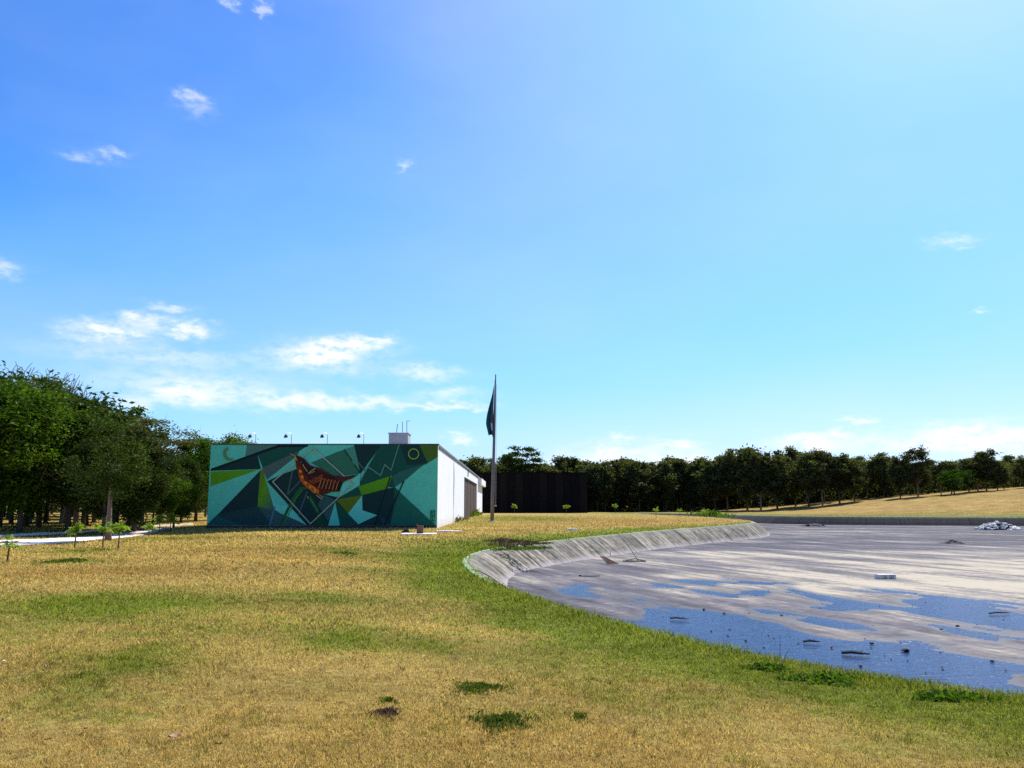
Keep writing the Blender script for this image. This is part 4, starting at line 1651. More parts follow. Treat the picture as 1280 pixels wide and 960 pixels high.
undergrowth(555, 905, lambda a: 176, 6.2, 46000, 1, 'undergrowth', 'dark undergrowth at the foot of the flat treeline')
undergrowth(900, 1430, lambda a: Dh(a) + 6, 5.4, 52000, 2, 'undergrowth', 'dark undergrowth at the foot of the trees on the hill')
undergrowth(-160, 560, lambda a: 150, 6.0, 30000, 3, 'undergrowth', 'dark undergrowth behind the grove on the left')

# ------------------------------------------------------------------ small palms
def frond_mesh(seed, ln, droop):
    rs_ = np.random.default_rng(seed)
    m_ = MB()
    npt = 7
    pts_ = []
    for i in range(npt):
        t = i / (npt - 1)
        pts_.append(Vector((ln * t * (0.85 - 0.12 * t), 0, ln * (1.45 * t - 1.2 * droop * t * t))))
    m_.tube(pts_, [0.012 * (1 - 0.8 * i / npt) for i in range(npt)], 4)
    for i in range(1, npt):
        for s in (-1, 1):
            p_ = pts_[i]
            l_ = ln * 0.42 * (1 - 0.45 * abs(i / npt - 0.45))
            tip = p_ + Vector((l_ * 0.65, s * l_ * 0.8, -l_ * 0.30 + rs_.uniform(-.03, .03)))
            mid_ = (p_ + tip) / 2
            w_ = 0.13 * ln
            m_.add([p_, mid_ + Vector((w_, 0, 0.03)), tip, mid_ - Vector((w_, 0, -0.02))], [(0, 1, 2, 3)])
    me_ = m_.mesh('frond', M_PALM)
    float_attr(me_, 'tint', np.clip(rs_.normal(0.55, 0.2, len(me_.vertices)), 0, 1))
    return me_


FROND = [frond_mesh(k, 0.5, d) for k, d in enumerate((0.75, 0.95, 0.6, 1.1))]


def palm(px, py, height, label, group, n=13, spread=1.0, seed=0):
    rs_ = np.random.default_rng(seed + int(px))
    p_ = ground_hit(px, py)
    z_ = float(terrain(np.array([p_[0]]), np.array([p_[1]]))[0])
    t_ = empty('palm_sapling', (p_[0], p_[1], z_), rs_.uniform(0, 6))
    tag(t_, label, 'palm', group)
    m_ = MB()
    sh = height * 0.62
    m_.tube([(0, 0, -0.05), (0.01, 0.01, sh * .5), (0.0, 0.02, sh)], [0.035, 0.026, 0.02], 6)
    m_.build('stem', M_WOOD, t_)
    for i in range(n):
        o_ = obj_from('frond', FROND[int(rs_.integers(4))], t_)
        o_.location = (0, 0.02, sh - 0.02)
        o_.rotation_euler = (0, rs_.uniform(-0.75, 0.45), i * 2 * math.pi / n + rs_.uniform(-.3, .3))
        s_ = spread * height * rs_.uniform(0.72, 1.0)
        o_.scale = (s_, s_, s_)
    return t_


PL = 'palm saplings along the path'
palm(93, 685, 0.85, 'leftmost of the three palm saplings grouped in front of the pale path', PL)
palm(128.5, 684.5, 0.95, 'middle palm sapling of the three in front of the pale path', PL)
palm(147.5, 686, 0.92, 'rightmost of the three palm saplings grouped in front of the pale path', PL)
palm(186, 671.5, 0.80, 'low palm sapling where the pale path narrows', PL, spread=1.2)
palm(199, 665, 0.98, 'palm sapling between the low palm and the one nearest the mural', PL, spread=1.2)
palm(213, 663, 0.90, 'palm sapling nearest the left end of the mural wall', PL, spread=1.35)
palm(9, 702, 0.62, 'yellowish palm sapling at the left edge of the lawn', PL, n=6, spread=1.2)
PR = 'palm saplings on the far lawn'
palm(643, 642, 1.5, 'small palm in front of the left part of the black building', PR, spread=1.0)
palm(708, 642.5, 1.5, 'small palm in front of the right part of the black building', PR, spread=1.0)
palm(769, 642.5, 1.5, 'small palm standing just right of the black building', PR)
palm(820, 649, 1.2, 'slender drooping palm sapling in the middle of the far lawn', PR, n=6)
palm(850, 646.5, 1.1, 'tiny palm sapling between the drooping palm and the leafy clump', PR, n=5)
palm(883, 648, 1.2, 'palm sapling beside the leafy clump at the tip of the lawn', PR, n=6)


# ------------------------------------------------------------------ low plants
def plant_patch(name, px, py, hw, hh, n, hgt, mat, label, cat, leaf=0.035, seed=0, z=0.0, power=1.0, group=None):
    if leaf < 0.02:
        n, leaf, hgt = int(n * 3.2), leaf * 0.40, hgt * 0.8
    rs_ = np.random.default_rng(seed + int(px * 3 + py))
    cx, cy, rx, ry, _ = px_blob(px, py, hw, hh, 1, z)
    a_ = rs_.uniform(0, 2 * math.pi, n)
    r_ = np.clip(np.abs(rs_.normal(0, 0.62, n)), 0, 1.5) if leaf < 0.02 else rs_.uniform(0, 1, n) ** 0.5
    wob = 0.75 + 0.25 * np.sin(a_ * 3 + px) + 0.18 * np.sin(a_ * 7 + py)
    x_, y_ = cx + rx * r_ * wob * np.cos(a_), cy + ry * r_ * wob * np.sin(a_)
    keep_ = np.array([mnoise.noise(Vector((a * 5.0 / max(rx, .3), b * 4.0 / max(rx, .3), seed + 0.5))) for a, b in zip(x_, y_)]) > (0.02 if leaf < 0.02 else -0.25) - rs_.uniform(0, .4, n)
    x_, y_, r_ = x_[keep_], y_[keep_], r_[keep_]
    n_ = len(x_)
    zz = terrain(x_, y_)
    th = rs_.uniform(0, 2 * math.pi, n_)
    tilt = rs_.uniform(0.1, 1.0, n_)
    hh_ = hgt * rs_.uniform(0.35, 1.1, n_) * np.clip(1.15 - 0.7 * r_, 0.3, 2)
    dx, dy = np.cos(th) * tilt * hh_, np.sin(th) * tilt * hh_
    w_ = leaf * rs_.uniform(0.6, 1.4, n_)
    px_, py_ = -np.sin(th) * w_, np.cos(th) * w_
    v0 = np.column_stack([x_, y_, zz])
    v2 = np.column_stack([x_ + dx, y_ + dy, zz + hh_])
    mid_ = v0 * 0.45 + v2 * 0.55 + np.column_stack([np.zeros(n_), np.zeros(n_), hh_ * 0.12])
    sd_ = np.column_stack([px_, py_, np.zeros(n_)])
    V_ = np.stack([v0, mid_ + sd_, v2, mid_ - sd_], 1).reshape(-1, 3)
    V_ = V_ - np.array((cx, cy, 0))
    me_ = np_mesh(name, V_, np.arange(n_ * 4).reshape(n_, 4), mat)
    float_attr(me_, 'tint', np.repeat(np.clip(rs_.normal(0.45, 0.25, n_), 0, 1), 4))
    o_ = obj_from(name, me_)
    o_.location = (cx, cy, 0)
    return tag(o_, label, cat, group, 'stuff' if name in ('weed_patch', 'weed_clump', 'dry_plant_patch') else None)


WP = 'weed patches in the foreground lawn'
plant_patch('weed_patch', 598, 846, 50, 13, 900, 0.060, M_WEED, 'dark green weed patch in the dry lawn, farther of the two large ones', 'weeds', 0.016, 1, group=WP)
plant_patch('weed_patch', 628, 897, 62, 24, 800, 0.060, M_WEED, 'ragged dark green weed patch in the dry lawn, nearer of the two large ones', 'weeds', 0.016, 2, group=WP)
plant_patch('weed_patch', 485, 871, 17, 7, 260, 0.05, M_WEED, 'small dark green weed patch just behind the purplish dry patch', 'weeds', 0.014, 3, group=WP)
plant_patch('dry_plant_patch', 482, 889, 28, 10, 420, 0.05, M_PURPLE, 'small purplish brown dry plant patch in the foreground lawn', 'dry plants', 0.015, 4)
plant_patch('weed_patch', 722, 884, 40, 12, 130, 0.05, M_WEED, 'sparse green weeds right of the large foreground weed patches', 'weeds', 0.014, 5, group=WP)
plant_patch('weed_patch', 84, 702, 27, 3.0, 700, 0.10, M_WEED, 'flat green weed patch on the lawn below the palm saplings', 'weeds', 0.03, 6, group=WP)
plant_patch('weed_patch', 432, 688, 26, 1.8, 260, 0.10, M_WEED, 'thin green weed patch on the lawn in front of the mural', 'weeds', 0.03, 7, group=WP)
plant_patch('dry_plant_patch', 642, 673.5, 44, 3.6, 1500, 0.20, M_PURPLE, 'dark purplish heap of dry plants above the bend of the lagoon bank', 'dry plants', 0.05, 8)
plant_patch('weed_patch', 652, 679, 52, 1.8, 900, 0.14, M_WEEDB, 'strip of green weeds between the dry plant heap and the bank', 'weeds', 0.04, 9)
plant_patch('leafy_clump', 887, 645.5, 9, 1.8, 260, 1.0, M_WEEDB, 'leafy green clump at the tip of the far lawn', 'plant', 0.12, 10)
plant_patch('weed_clump', 1030, 846, 60, 8, 600, 0.10, M_WEEDB, 'tall green weeds on the near bank edge, left of the right hand weeds', 'weeds', 0.022, 11, z=-0.25)
plant_patch('weed_clump', 960, 832, 34, 5, 260, 0.085, M_WEEDB, 'green weeds on the near bank edge next to the deepest blue water', 'weeds', 0.022, 12, z=-0.25)
plant_patch('weed_clump', 1190, 868, 70, 7, 500, 0.085, M_WEEDB, 'green weeds on the near bank edge near the right side of the photo', 'weeds', 0.022, 13, z=-0.25)
plant_patch('weed_clump', 560, 652, 22, 3.0, 700, 0.75, M_STALK, 'dry weeds growing along the foot of the white side wall', 'weeds', 0.05, 14)
plant_patch('weed_clump', 592, 645, 9, 2.0, 400, 1.1, M_WEEDB, 'green shrubby weeds in front of the brown bay', 'weeds', 0.08, 15)


def stalk(px, py, z, pts_, label, r=0.006, name='weed_stalk', mat=None):
    p_ = ground_pt(px, py, z)
    t_ = MB()
    for ln in pts_:
        t_.tube(ln, [r] * (len(ln) - 1) + [r * 0.4], 5)
    o_ = t_.build(name, mat or M_STALK)
    float_attr(o_.data, 'tint', np.full(len(o_.data.vertices), 0.3))
    o_.location = (p_[0], p_[1], z)
    return tag(o_, label, 'weed')


stalk(975, 834, -0.28, [[(0, 0, 0), (0.01, 0, 0.2), (0.015, 0, 0.36)], [(0.02, 0, 0), (0.08, 0, 0.15), (0.13, 0, 0.22)]], 'thin weed stalk standing above the blue water at the near bank', 0.0035)
for kx, hh_, lb in ((557, 0.9, 'dry upright weed stalk nearest the mural corner'), (560.5, 1.6, 'tallest dry weed stalk against the white side wall'), (571.5, 1.4, 'dry weed stalk against the white wall left of the brown bay')):
    stalk(kx, 656 - (kx - 557) * 0.35, 0, [[(0, 0, 0), (0.04, 0, hh_ * .5), (0.02, 0, hh_)], [(0.03, 0, hh_ * .4), (0.12, 0, hh_ * .7)], [(0.03, 0, hh_ * .5), (-0.08, 0, hh_ * .8)]], lb, 0.03)

# ------------------------------------------------------------------ things on the lawn
def tz(p_):
    return float(terrain(np.array([p_[0]]), np.array([p_[1]]))[0])


p = ground_hit(524, 669)
t = empty('concrete_slab', (p[0], p[1], tz(p)), R(4))
tag(t, 'low pale concrete slab with a brown wooden stub in front of the mural', 'slab')
mb = MB()
mb.box(-0.95, 0.95, -0.75, 0.75, -0.05, 0.10)
mb.build('slab', M_PALE, t)
mb = MB()
mb.box(-0.13, 0.23, -0.12, 0.16, 0.10, 0.52)
mb.add([(-0.13, -0.10, 0.52), (0.0, -0.10, 0.52), (-0.13, 0.12, 0.52), (-0.16, 0.0, 0.62)], [(0, 1, 3), (0, 3, 2), (1, 2, 3), (0, 2, 1)])
mb.build('stub', M_WOOD, t)
p = ground_hit(507, 666)
mb = MB()
M = Matrix.Rotation(R(20), 4, 'Z')
mb.box(-0.2, 0.2, -0.12, 0.12, -0.02, 0.12, 0, M)
mb.box(-0.12, 0.16, -0.07, 0.07, 0.12, 0.20, 0, M)
o = mb.build('dark_block', M_STONE)
o.location = (p[0], p[1], tz(p))
tag(o, 'small dark lump on the grass left of the concrete slab', 'stone')
p = ground_pt(561, 663)
mb = MB()
mb.box(-0.75, 0.75, -0.5, 0.5, -0.05, 0.05)
mb.box(-0.6, 0.2, -0.35, 0.3, 0.05, 0.075)
o = mb.build('paving_slab', M_PALE)
o.location = (p[0], p[1], tz(p))
tag(o, 'flat pale slab in the grass by the corner of the white wall', 'slab')
for (px, lb) in ((712.5, 'left of two small white blocks lying on the far lawn'), (719, 'right of two small white blocks lying on the far lawn')):
    p = ground_pt(px, 662)
    mb = MB()
    mb.box(-0.16, 0.16, -0.14, 0.14, 0, 0.09)
    mb.box(-0.13, 0.13, -0.10, 0.10, 0.09, 0.12)
    o = mb.build('white_block', M_PALE)
    o.location = (p[0], p[1], tz(p))
    o.rotation_euler = (0, 0, R((px * 7) % 40 - 20))
    tag(o, lb, 'block', 'white blocks on the lawn')
# three grey hoops below the trees
for i, px in enumerate((178, 183.5, 189)):
    D = 76
    x = near_at(px, D)
    mb = MB()
    mb.tube([(0.24 * math.cos(a), 0, 0.50 + 0.34 * math.sin(a)) for a in np.linspace(R(-60), R(240), 14)], 0.04, 6)
    mb.tube([(0.12, 0, 0.21), (0.12, 0, -.05)], 0.04, 6)
    mb.tube([(-0.12, 0, 0.21), (-0.12, 0, -.05)], 0.04, 6)
    o = mb.build('metal_hoop', M_GALV)
    o.location = (x, D, 0)
    tag(o, ['left', 'middle', 'right'][i] + ' of three small grey hoops under the grove trees', 'hoop', 'grey hoops under the trees')

# fallen leaves and litter on the foreground lawn
rsl = np.random.default_rng(77)
LEAFM = [mat_simple('fallen_leaf_brown', (0.14, 0.06, 0.035), 0.8, 0.3, 20), mat_simple('fallen_leaf_pale', (0.62, 0.55, 0.42), 0.8, 0.2, 20), mat_simple('fallen_leaf_pink', (0.42, 0.24, 0.18), 0.8, 0.3, 20)]
leaves = [(4, 836, 1, .05, 'pale curled leaf on the grass at the left edge'), (58, 842, 2, .05, 'pinkish dry leaf on the grass, a step right of the left edge'), (141, 809, 0, .05, 'dark brown leaf in the left lawn'),
          (100, 797, 2, .06, 'pinkish curled leaf in the green band of the left lawn'), (158, 819, 1, .03, 'tiny pale leaf in the left lawn'), (217, 926, 2, .08, 'long pinkish dry leaf in the lower left foreground'),
          (2, 904, 0, .05, 'brown leaf at the lower left edge'), (60, 926, 0, .04, 'dark leaf in the lower left corner area'), (273, 937, 0, .04, 'dark brown leaf near the bottom edge left of centre'),
          (265, 785, 1, .05, 'pale leaf on the green band of the lawn'), (212, 769, 2, .05, 'pinkish leaf at the top of the green band'), (107, 913, 0, .05, 'dark leaf in the lower left lawn'),
          (195, 778, 1, .05, 'pale leaf left of the pinkish one in the green band'), (551, 829, 0, .03, 'tiny brown leaf left of the farther weed patch'), (232, 835, 0, .035, 'brown leaf right of the left lawn dip')]
for (px, py, mi, s, lb) in leaves:
    s *= 0.62
    p = ground_pt(px, py)
    z = tz(p)
    mb = MB()
    vs = []
    for i in range(5):
        u = i / 4
        w = math.sin(u * math.pi) * 0.38 + 0.02
        cz = 0.5 * (u - 0.5) ** 2
        vs += [((u - .5) * 2 * s, -w * s, cz * s + 0.25 * s), ((u - .5) * 2 * s, 0, cz * s), ((u - .5) * 2 * s, w * s, cz * s + 0.25 * s)]
    F = []
    for i in range(4):
        F += [(3 * i, 3 * i + 1, 3 * i + 4, 3 * i + 3), (3 * i + 1, 3 * i + 2, 3 * i + 5, 3 * i + 4)]
    mb.add(vs, F)
    o = mb.build('fallen_leaf', LEAFM[mi])
    o.location = (p[0], p[1], z + 0.03)
    o.rotation_euler = (rsl.uniform(-.3, .3), rsl.uniform(-.3, .3), rsl.uniform(0, 6))
    tag(o, lb, 'leaf', 'fallen leaves on the lawn')


# ------------------------------------------------------------------ things on the lagoon floor
def stone_mesh(mb_, c, s, rs_, sub=1, flat=0.7):
    """a rough lump: distorted subdivided box"""
    base = [(x, y, z) for z in (-1, 0, 1) for y in (-1, 0, 1) for x in (-1, 0, 1)]
    vs_ = []
    for (x, y, z) in base:
        v = Vector((x, y, z))
        if v.length > 0:
            v = v.normalized() * (1 + rs_.uniform(-0.28, 0.22))
        vs_.append((c[0] + v.x * s, c[1] + v.y * s * 0.9, c[2] + v.z * s * flat))

    def id_(x, y, z):
        return (z + 1) * 9 + (y + 1) * 3 + (x + 1)
    F_ = []
    for a in (-1, 0):
        for b in (-1, 0):
            for (fx_, flip) in ((-1, 0), (1, 1)):
                q1 = [id_(fx_, a, b), id_(fx_, a, b + 1), id_(fx_, a + 1, b + 1), id_(fx_, a + 1, b)]
                q2 = [id_(a, fx_, b), id_(a + 1, fx_, b), id_(a + 1, fx_, b + 1), id_(a, fx_, b + 1)]
                q3 = [id_(a, b, fx_), id_(a, b + 1, fx_), id_(a + 1, b + 1, fx_), id_(a + 1, b, fx_)]
                for q_ in (q1, q2, q3):
                    F_.append(tuple(q_[::-1]) if flip else tuple(q_))
    mb_.add(vs_, F_)


rsd = np.random.default_rng(21)
FZ = FLOOR_Z - 0.02
ston = [(1132, 814, .11, 'largest dark stone in the shallow water'), (880, 762, .06, 'dark stone at the top edge of the big puddle'), (977, 770, .07, 'dark stone on the mud streak above the big puddle'),
        (905, 767, .06, 'dark stone right of the one at the big puddle top edge'), (960, 750, .05, 'small dark stone on the pale mud above the puddles'), (932, 801, .05, 'small dark stone inside the big puddle near the bank'),
        (912, 787, .04, 'small dark stone in the middle of the big puddle'), (910, 795, .04, 'tiny dark stone in the big puddle, nearer the bank'), (1040, 810, .05, 'dark stone in the water right of the floating stick'),
        (1090, 805, .07, 'pale topped stone left of the largest dark stone'), (1197, 783, .07, 'dark stone in the right hand puddles'), (1177, 787, .05, 'small dark stone left of the one in the right hand puddles'),
        (1240, 827, .06, 'dark stone near the right edge of the water'), (955, 810, .04, 'tiny dark stone by the weed stalk'), (889, 789, .04, 'tiny dark stone in the left part of the big puddle'),
        (1076, 833, .05, 'small stone near the lower edge of the water'), (729, 722, .04, 'small stone beside the dark plank')]
for (px, py, s, lb) in ston:
    s *= 0.7
    p = ground_pt(px, py, FZ)
    mb = MB()
    stone_mesh(mb, (0, 0, 0), s, rsd, flat=0.45)
    o = mb.build('stone', M_STONE)
    o.location = (p[0], p[1], FZ + s * 0.3)
    tag(o, lb, 'stone', 'stones on the lagoon floor')
stk = [(737, 721, .40, .05, 2, 'dark plank lying on the grey mud near the bend of the bank', 1), (849, 775, .22, .02, -20, 'thin dark stick in the big puddle, left part', 0), (1015, 804, .16, .025, -5, 'dark stick in the big puddle, middle', 0),
       (1070, 819, .24, .03, -18, 'dark stick in the water left of the largest stone', 0), (745, 777, .16, .02, -35, 'short dark stick on the mud close to the near bank', 0), (720, 766.5, .3, .02, 5, 'thin stick on the mud at the grass edge', 0),
       (1250, 768, .3, .02, 10, 'thin stick on the pale mud at right', 0)]
for (px, py, l, r_, ang, lb, plank) in stk:
    p = ground_pt(px, py, FZ)
    mb = MB()
    if plank:
        mb.box(-l, l, -0.09, 0.09, 0, 0.035)
        mb.box(-l * 1.0, -l * 0.8, -0.07, 0.07, 0.035, 0.06)
    else:
        mb.tube([(-l, 0, 0.02), (-l * .3, 0.03, 0.035), (l * .4, -0.02, 0.03), (l, 0.02, 0.02)], [r_, r_, r_ * .8, r_ * .4], 6)
        mb.tube([(l * .2, 0, 0.03), (l * .5, 0.10, 0.06)], [r_ * .6, r_ * .2], 5)
    o = mb.build('plank' if plank else 'stick', M_DARKWOOD)
    o.location = (p[0], p[1], FZ + 0.012)
    o.rotation_euler = (0, 0, R(ang))
    tag(o, lb, 'plank' if plank else 'stick')
# pale crate
p = ground_pt(1107, 724, FZ)
t = empty('wooden_crate', (p[0], p[1], FZ + 0.012), R(6))
tag(t, 'small pale slatted crate lying on the bright dry mud', 'crate')
for i in range(5):
    mb = MB()
    mb.box(-0.32, 0.32, -0.18 + i * 0.08, -0.125 + i * 0.08, 0.145, 0.165)
    mb.build('slat', M_PALE, t)
for i in range(3):
    mb = MB()
    mb.box(-0.31 + i * 0.27, -0.23 + i * 0.27, -0.18, 0.2, 0, 0.142)
    mb.build('bearer', M_PALE, t)
# broken board leaning on the bank
p = ground_pt(763, 706, FZ)
mb = MB()
mb.add([(-.42, .25, .34), (-.28, .3, .36), (.36, -.1, .04), (.30, -.2, .0), (-.12, -.1, .0)], [(0, 4, 3, 2, 1)])
mb.add([(-.42, .29, .32), (-.28, .34, .34), (.36, -.06, .02), (.30, -.16, -.02), (-.12, -.06, -.02)], [(0, 1, 2, 3, 4)])
for a in range(5):
    b = (a + 1) % 5
    mb.f.append((a, b, 5 + b, 5 + a))
    mb.mi.append(0)
o = mb.build('broken_board', M_WOOD)
o.location = (p[0], p[1], FZ + 0.02)
tag(o, 'brown broken board at the foot of the sloped bank', 'board')
# long rake lying down the slope
pa, pb = ground_pt(771, 664, 0.02), ground_pt(798, 701, FZ + .06)
t = empty('rake', (pb[0], pb[1], FZ + 0.03))
tag(t, 'long handled rake lying down the sloped bank', 'rake')
top_pt = Vector((771 - 798, 0, 0))
ha = ground_pt(771, 666, 0.05)
mb = MB()
mb.tube([(0, 0, 0.03), ((ha[0] - pb[0]) * .55, (ha[1] - pb[1]) * .55, 0.78), (ha[0] - pb[0], ha[1] - pb[1], 1.15)], 0.022, 6)
mb.build('handle', M_DARKWOOD, t)
mb = MB()
mb.tube([(-0.75, -0.06, 0.02), (0.35, -0.06, 0.02)], 0.03, 6)
mb.tube([(0.35, -0.06, 0.02), (-0.12, 0.2, 0.12)], 0.02, 6)
mb.tube([(-0.75, -0.06, 0.02), (-0.12, 0.2, 0.12)], 0.02, 6)
mb.build('head', M_DARKWOOD, t)
for i in range(8):
    mb = MB()
    mb.tube([(-0.7 + i * 0.143, -0.06, 0.02), (-0.7 + i * 0.143, -0.16, -0.03)], 0.012, 5)
    mb.build('tine', M_DARKWOOD, t)
# rubble heap
p = ground_pt(1247, 662.5, FZ)
t = empty('rubble_heap', (p[0], p[1], FZ))
tag(t, 'heap of white rubble at the far right of the lagoon floor', 'rubble')
mb = MB()
for i in range(150):
    a, r_ = rsd.uniform(0, 6.28), rsd.uniform(0, 1) ** 0.6
    x, y = 2.2 * r_ * math.cos(a), 1.5 * r_ * math.sin(a)
    zt = 0.95 * (1 - r_) ** 0.8
    stone_mesh(mb, (x, y, 0.05 + zt * rsd.uniform(0.5, 1)), rsd.uniform(0.11, 0.28), rsd, flat=rsd.uniform(0.4, 0.8))
o = mb.build('stones', M_RUBBLE, t)
o['kind'] = 'stuff'
mb = MB()
stone_mesh(mb, (0, 0, 0.1), 1.0, rsd, flat=0.6)
mb.v = [(v[0] * 1.7, v[1] * 1.2, v[2]) for v in mb.v]
mb.build('core', M_MUDPILE, t)
# scattered small black debris
mb = MB()
for i in range(240):
    px, py = rsd.uniform(660, 1330), 690 + abs(rsd.normal(0, 75))
    if py > 860:
        continue
    p = ground_pt(px, py, FZ)
    if not inside(np.array([p[0]]), np.array([p[1]]), RIM)[0] or dist_poly(np.array([p[0]]), np.array([p[1]]), RIM, True)[0] < 1.6:
        continue
    stone_mesh(mb, (p[0], p[1], FZ + 0.004), rsd.uniform(0.008, 0.024), rsd, flat=0.4)
tag(mb.build('debris', M_STONE), 'small black debris scattered over the mud', 'debris', kind='stuff')
# low dark mounds of mud
for (px, py, w_, h_, lb) in ((1018, 658.5, 1.5, .45, 'dark mud mound near the far bank, left of the rubble heap'), (1193, 680, 0.9, .3, 'dark mud mound in front of the rubble heap'),
                             (951, 661.5, 2.0, .25, 'flat dark mud mound beside the tip of the bank'), (1240, 667, 1.6, .15, 'flat dark mud patch just below the rubble heap')):
    p = ground_pt(px, py, FZ)
    n = 14
    vs, F = [], []
    for i in range(5):
        rr = 1 - i / 5
        for j in range(n):
            a = 2 * math.pi * j / n
            wv = 1 + 0.25 * math.sin(3 * a + px) + 0.15 * math.sin(5 * a + i) + rsd.uniform(-.08, .08)
            vs.append((w_ * rr * wv * math.cos(a), w_ * 0.7 * rr * wv * math.sin(a), h_ * (1 - rr ** 2) * rsd.uniform(0.75, 1.1) - 0.03))
    vs.append((0, 0, h_))
    for i in range(4):
        for j in range(n):
            F.append((i * n + j, i * n + (j + 1) % n, (i + 1) * n + (j + 1) % n, (i + 1) * n + j))
    for j in range(n):
        F.append((4 * n + j, 4 * n + (j + 1) % n, 5 * n))
    mb = MB()
    mb.add(vs, F)
    o = mb.build('mud_mound', M_MUDPILE)
    o.location = (p[0], p[1], FZ + 0.01)
    tag(o, lb, 'mound', 'mud mounds on the lagoon floor')

# ------------------------------------------------------------------ grass blades
def blades(n, d0, d1, hgt, wid, seed, bias=1.0):
    rs_ = np.random.default_rng(seed)
    dd = np.exp(rs_.uniform(math.log(d0), math.log(d1), int(n))) if bias else rs_.uniform(d0, d1, int(n))
    sx = rs_.uniform(-0.84, 0.92, int(n))
    x_, y_ = sx * dd, dd
    ins = inside(x_, y_, RIM)
    d_ = dist_poly(x_, y_, NEAR_LINE)
    ok = ~ins | ((d_ < 0.14) & (y_ < 19)) | ((d_ < 0.16 * rs_.random(len(x_)) ** 2) & (y_ < 45))
    ok &= ~((x_ > XL - 0.3) & (x_ < XR + 0.1) & (y_ > D0 - 0.1))
    pth = inside(x_, y_, PATH_POLY)
    ok &= ~pth
    x_, y_, d_ = x_[ok], y_[ok], d_[ok]
    g_, r_ = lawn_attrs(x_, y_, d_)
    z_ = terrain(x_, y_, d_)
    n_ = len(x_)
    sc_ = np.clip(y_ / 8.0, 0.8, 5.0)
    tall = 1 + 1.0 * np.exp(-(d_ / 0.6) ** 2)
    cl_ = np.sin(x_ * 9 + 2 * np.sin(y_ * 5)) * np.sin(y_ * 8 + 2 * np.sin(x_ * 4)) * 0.30 + np.sin(x_ * 23 + y_ * 17) * 0.15 + 1
    h_ = hgt * rs_.uniform(0.35, 1.15, n_) * tall * np.sqrt(sc_) * cl_
    w_ = wid * rs_.uniform(0.6, 1.3, n_) * sc_
    th = rs_.uniform(0, 2 * math.pi, n_)
    ti = rs_.uniform(0.15, 1.3, n_)
    ph = rs_.uniform(0, 2 * math.pi, n_)
    b0 = np.column_stack([x_ + np.cos(ph) * w_, y_ + np.sin(ph) * w_, z_ - 0.004])
    b1 = np.column_stack([x_ - np.cos(ph) * w_, y_ - np.sin(ph) * w_, z_ - 0.004])
    tp_ = np.column_stack([x_ + np.cos(th) * ti * h_, y_ + np.sin(th) * ti * h_, z_ + h_])
    V_ = np.stack([b0, b1, tp_], 1).reshape(-1, 3)
    tint_ = np.clip(rs_.normal(0.52, 0.34, n_), 0, 1.3)
    return V_, np.repeat(g_, 3), np.repeat(r_, 3), np.repeat(tint_, 3)


parts = [blades(440000, 4.0, 11, 0.027, 0.0046, 3), blades(330000, 11, 34, 0.032, 0.0050, 4), blades(240000, 34, 125, 0.040, 0.0060, 5)]
V = np.vstack([a[0] for a in parts])
me = np_mesh('lawn_grass', V, np.arange(len(V)).reshape(-1, 3), M_BLADE)
for i, nm in ((1, 'green'), (2, 'rust'), (3, 'tint')):
    float_attr(me, nm, np.concatenate([a[i] for a in parts]))
tag(obj_from('lawn_grass', me), 'short dry golden and green grass of the lawn', 'grass', kind='stuff')

# taller tufts standing out of the sward, and dry litter
rst = np.random.default_rng(55)
tv, tg, tr_, tt_ = [], [], [], []
nt_ = 5200
dd = np.exp(rst.uniform(math.log(4.4), math.log(45), nt_))
cx_, cy_ = rst.uniform(-0.75, 0.75, nt_) * dd, dd
cl2 = np.array([mnoise.fractal(Vector((a * 0.55, b * 0.55, 4.2)), 1.0, 2.0, 4) for a, b in zip(cx_, cy_)])
ok = ~inside(cx_, cy_, RIM) & ~inside(cx_, cy_, PATH_POLY) & (cl2 > -0.05 + rst.normal(0, 0.12, nt_))
cx_, cy_, dd = cx_[ok], cy_[ok], dd[ok]
nb_ = 16
n_ = len(cx_)
rad_ = rst.uniform(0.015, 0.06, n_)
X_ = (cx_[:, None] + rst.normal(0, 1, (n_, nb_)) * rad_[:, None]).ravel()
Y_ = (cy_[:, None] + rst.normal(0, 1, (n_, nb_)) * rad_[:, None]).ravel()
sz_ = np.repeat(rst.uniform(0.03, 0.075, n_), nb_) * rst.uniform(0.5, 1.1, n_ * nb_)
wd_ = 0.0030 * np.clip(np.repeat(dd, nb_) / 8, 0.9, 3.5)
d_ = dist_poly(X_, Y_, NEAR_LINE)
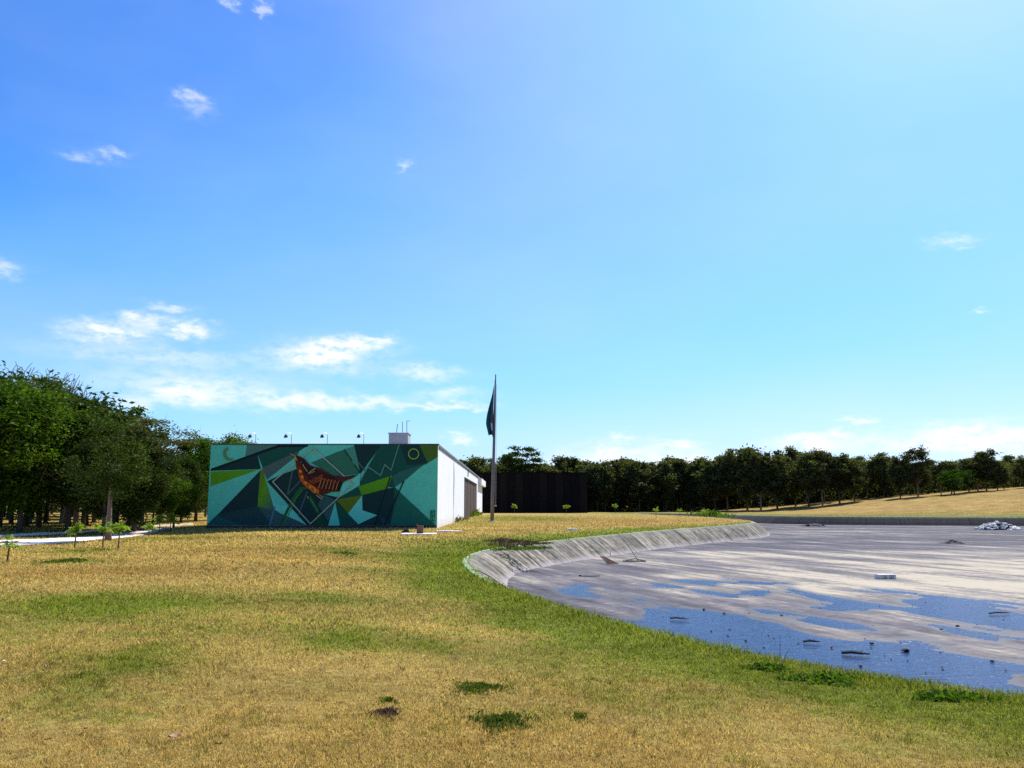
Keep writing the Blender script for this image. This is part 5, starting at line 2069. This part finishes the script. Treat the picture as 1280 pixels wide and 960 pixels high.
g_, r_ = lawn_attrs(X_, Y_, d_)
g_ = np.maximum(g_, np.repeat(np.where(rst.random(n_) < 0.6, rst.uniform(0.5, 1.2, n_), 0), nb_))
z_ = terrain(X_, Y_, d_)
th, ti, ph = rst.uniform(0, 6.28, len(X_)), rst.uniform(0.1, 0.8, len(X_)), rst.uniform(0, 6.28, len(X_))
b0 = np.column_stack([X_ + np.cos(ph) * wd_, Y_ + np.sin(ph) * wd_, z_ - 0.004])
b1 = np.column_stack([X_ - np.cos(ph) * wd_, Y_ - np.sin(ph) * wd_, z_ - 0.004])
tp_ = np.column_stack([X_ + np.cos(th) * ti * sz_, Y_ + np.sin(th) * ti * sz_, z_ + sz_])
V = np.stack([b0, b1, tp_], 1).reshape(-1, 3)
me = np_mesh('grass_tufts', V, np.arange(len(V)).reshape(-1, 3), M_BLADE)
float_attr(me, 'green', np.repeat(g_, 3))
float_attr(me, 'rust', np.repeat(r_, 3))
float_attr(me, 'tint', np.repeat(np.repeat(np.clip(rst.normal(0.3, 0.2, n_), 0, 1), nb_), 3))
tag(obj_from('grass_tufts', me), 'taller green and brown tufts in the short lawn', 'grass', kind='stuff')
nl = 900
dd = np.exp(rst.uniform(math.log(4.4), math.log(40), nl))
lx, ly = rst.uniform(-0.75, 0.75, nl) * dd, dd
ok = ~inside(lx, ly, RIM)
lx, ly = lx[ok], ly[ok]
lz = terrain(lx, ly) + rst.uniform(0.012, 0.03, len(lx))
v, f = leaf_quads(np.column_stack([lx, ly, lz]), 0.016, rst)
v = v.reshape(-1, 4, 3)
cz = v[:, :, 2].mean(axis=1, keepdims=True)
v[:, :, 2] = cz + (v[:, :, 2] - cz) * 0.35
me = np_mesh('leaf_litter', v.reshape(-1, 3), f, mat_leaf('litter_leaves', (0.10, 0.05, 0.03), (0.50, 0.36, 0.22), 0.1))
float_attr(me, 'tint', np.repeat(rst.random(len(lx)) ** 1.5, 4))
tag(obj_from('leaf_litter', me), 'small dry leaf bits scattered over the lawn', 'litter', kind='stuff')
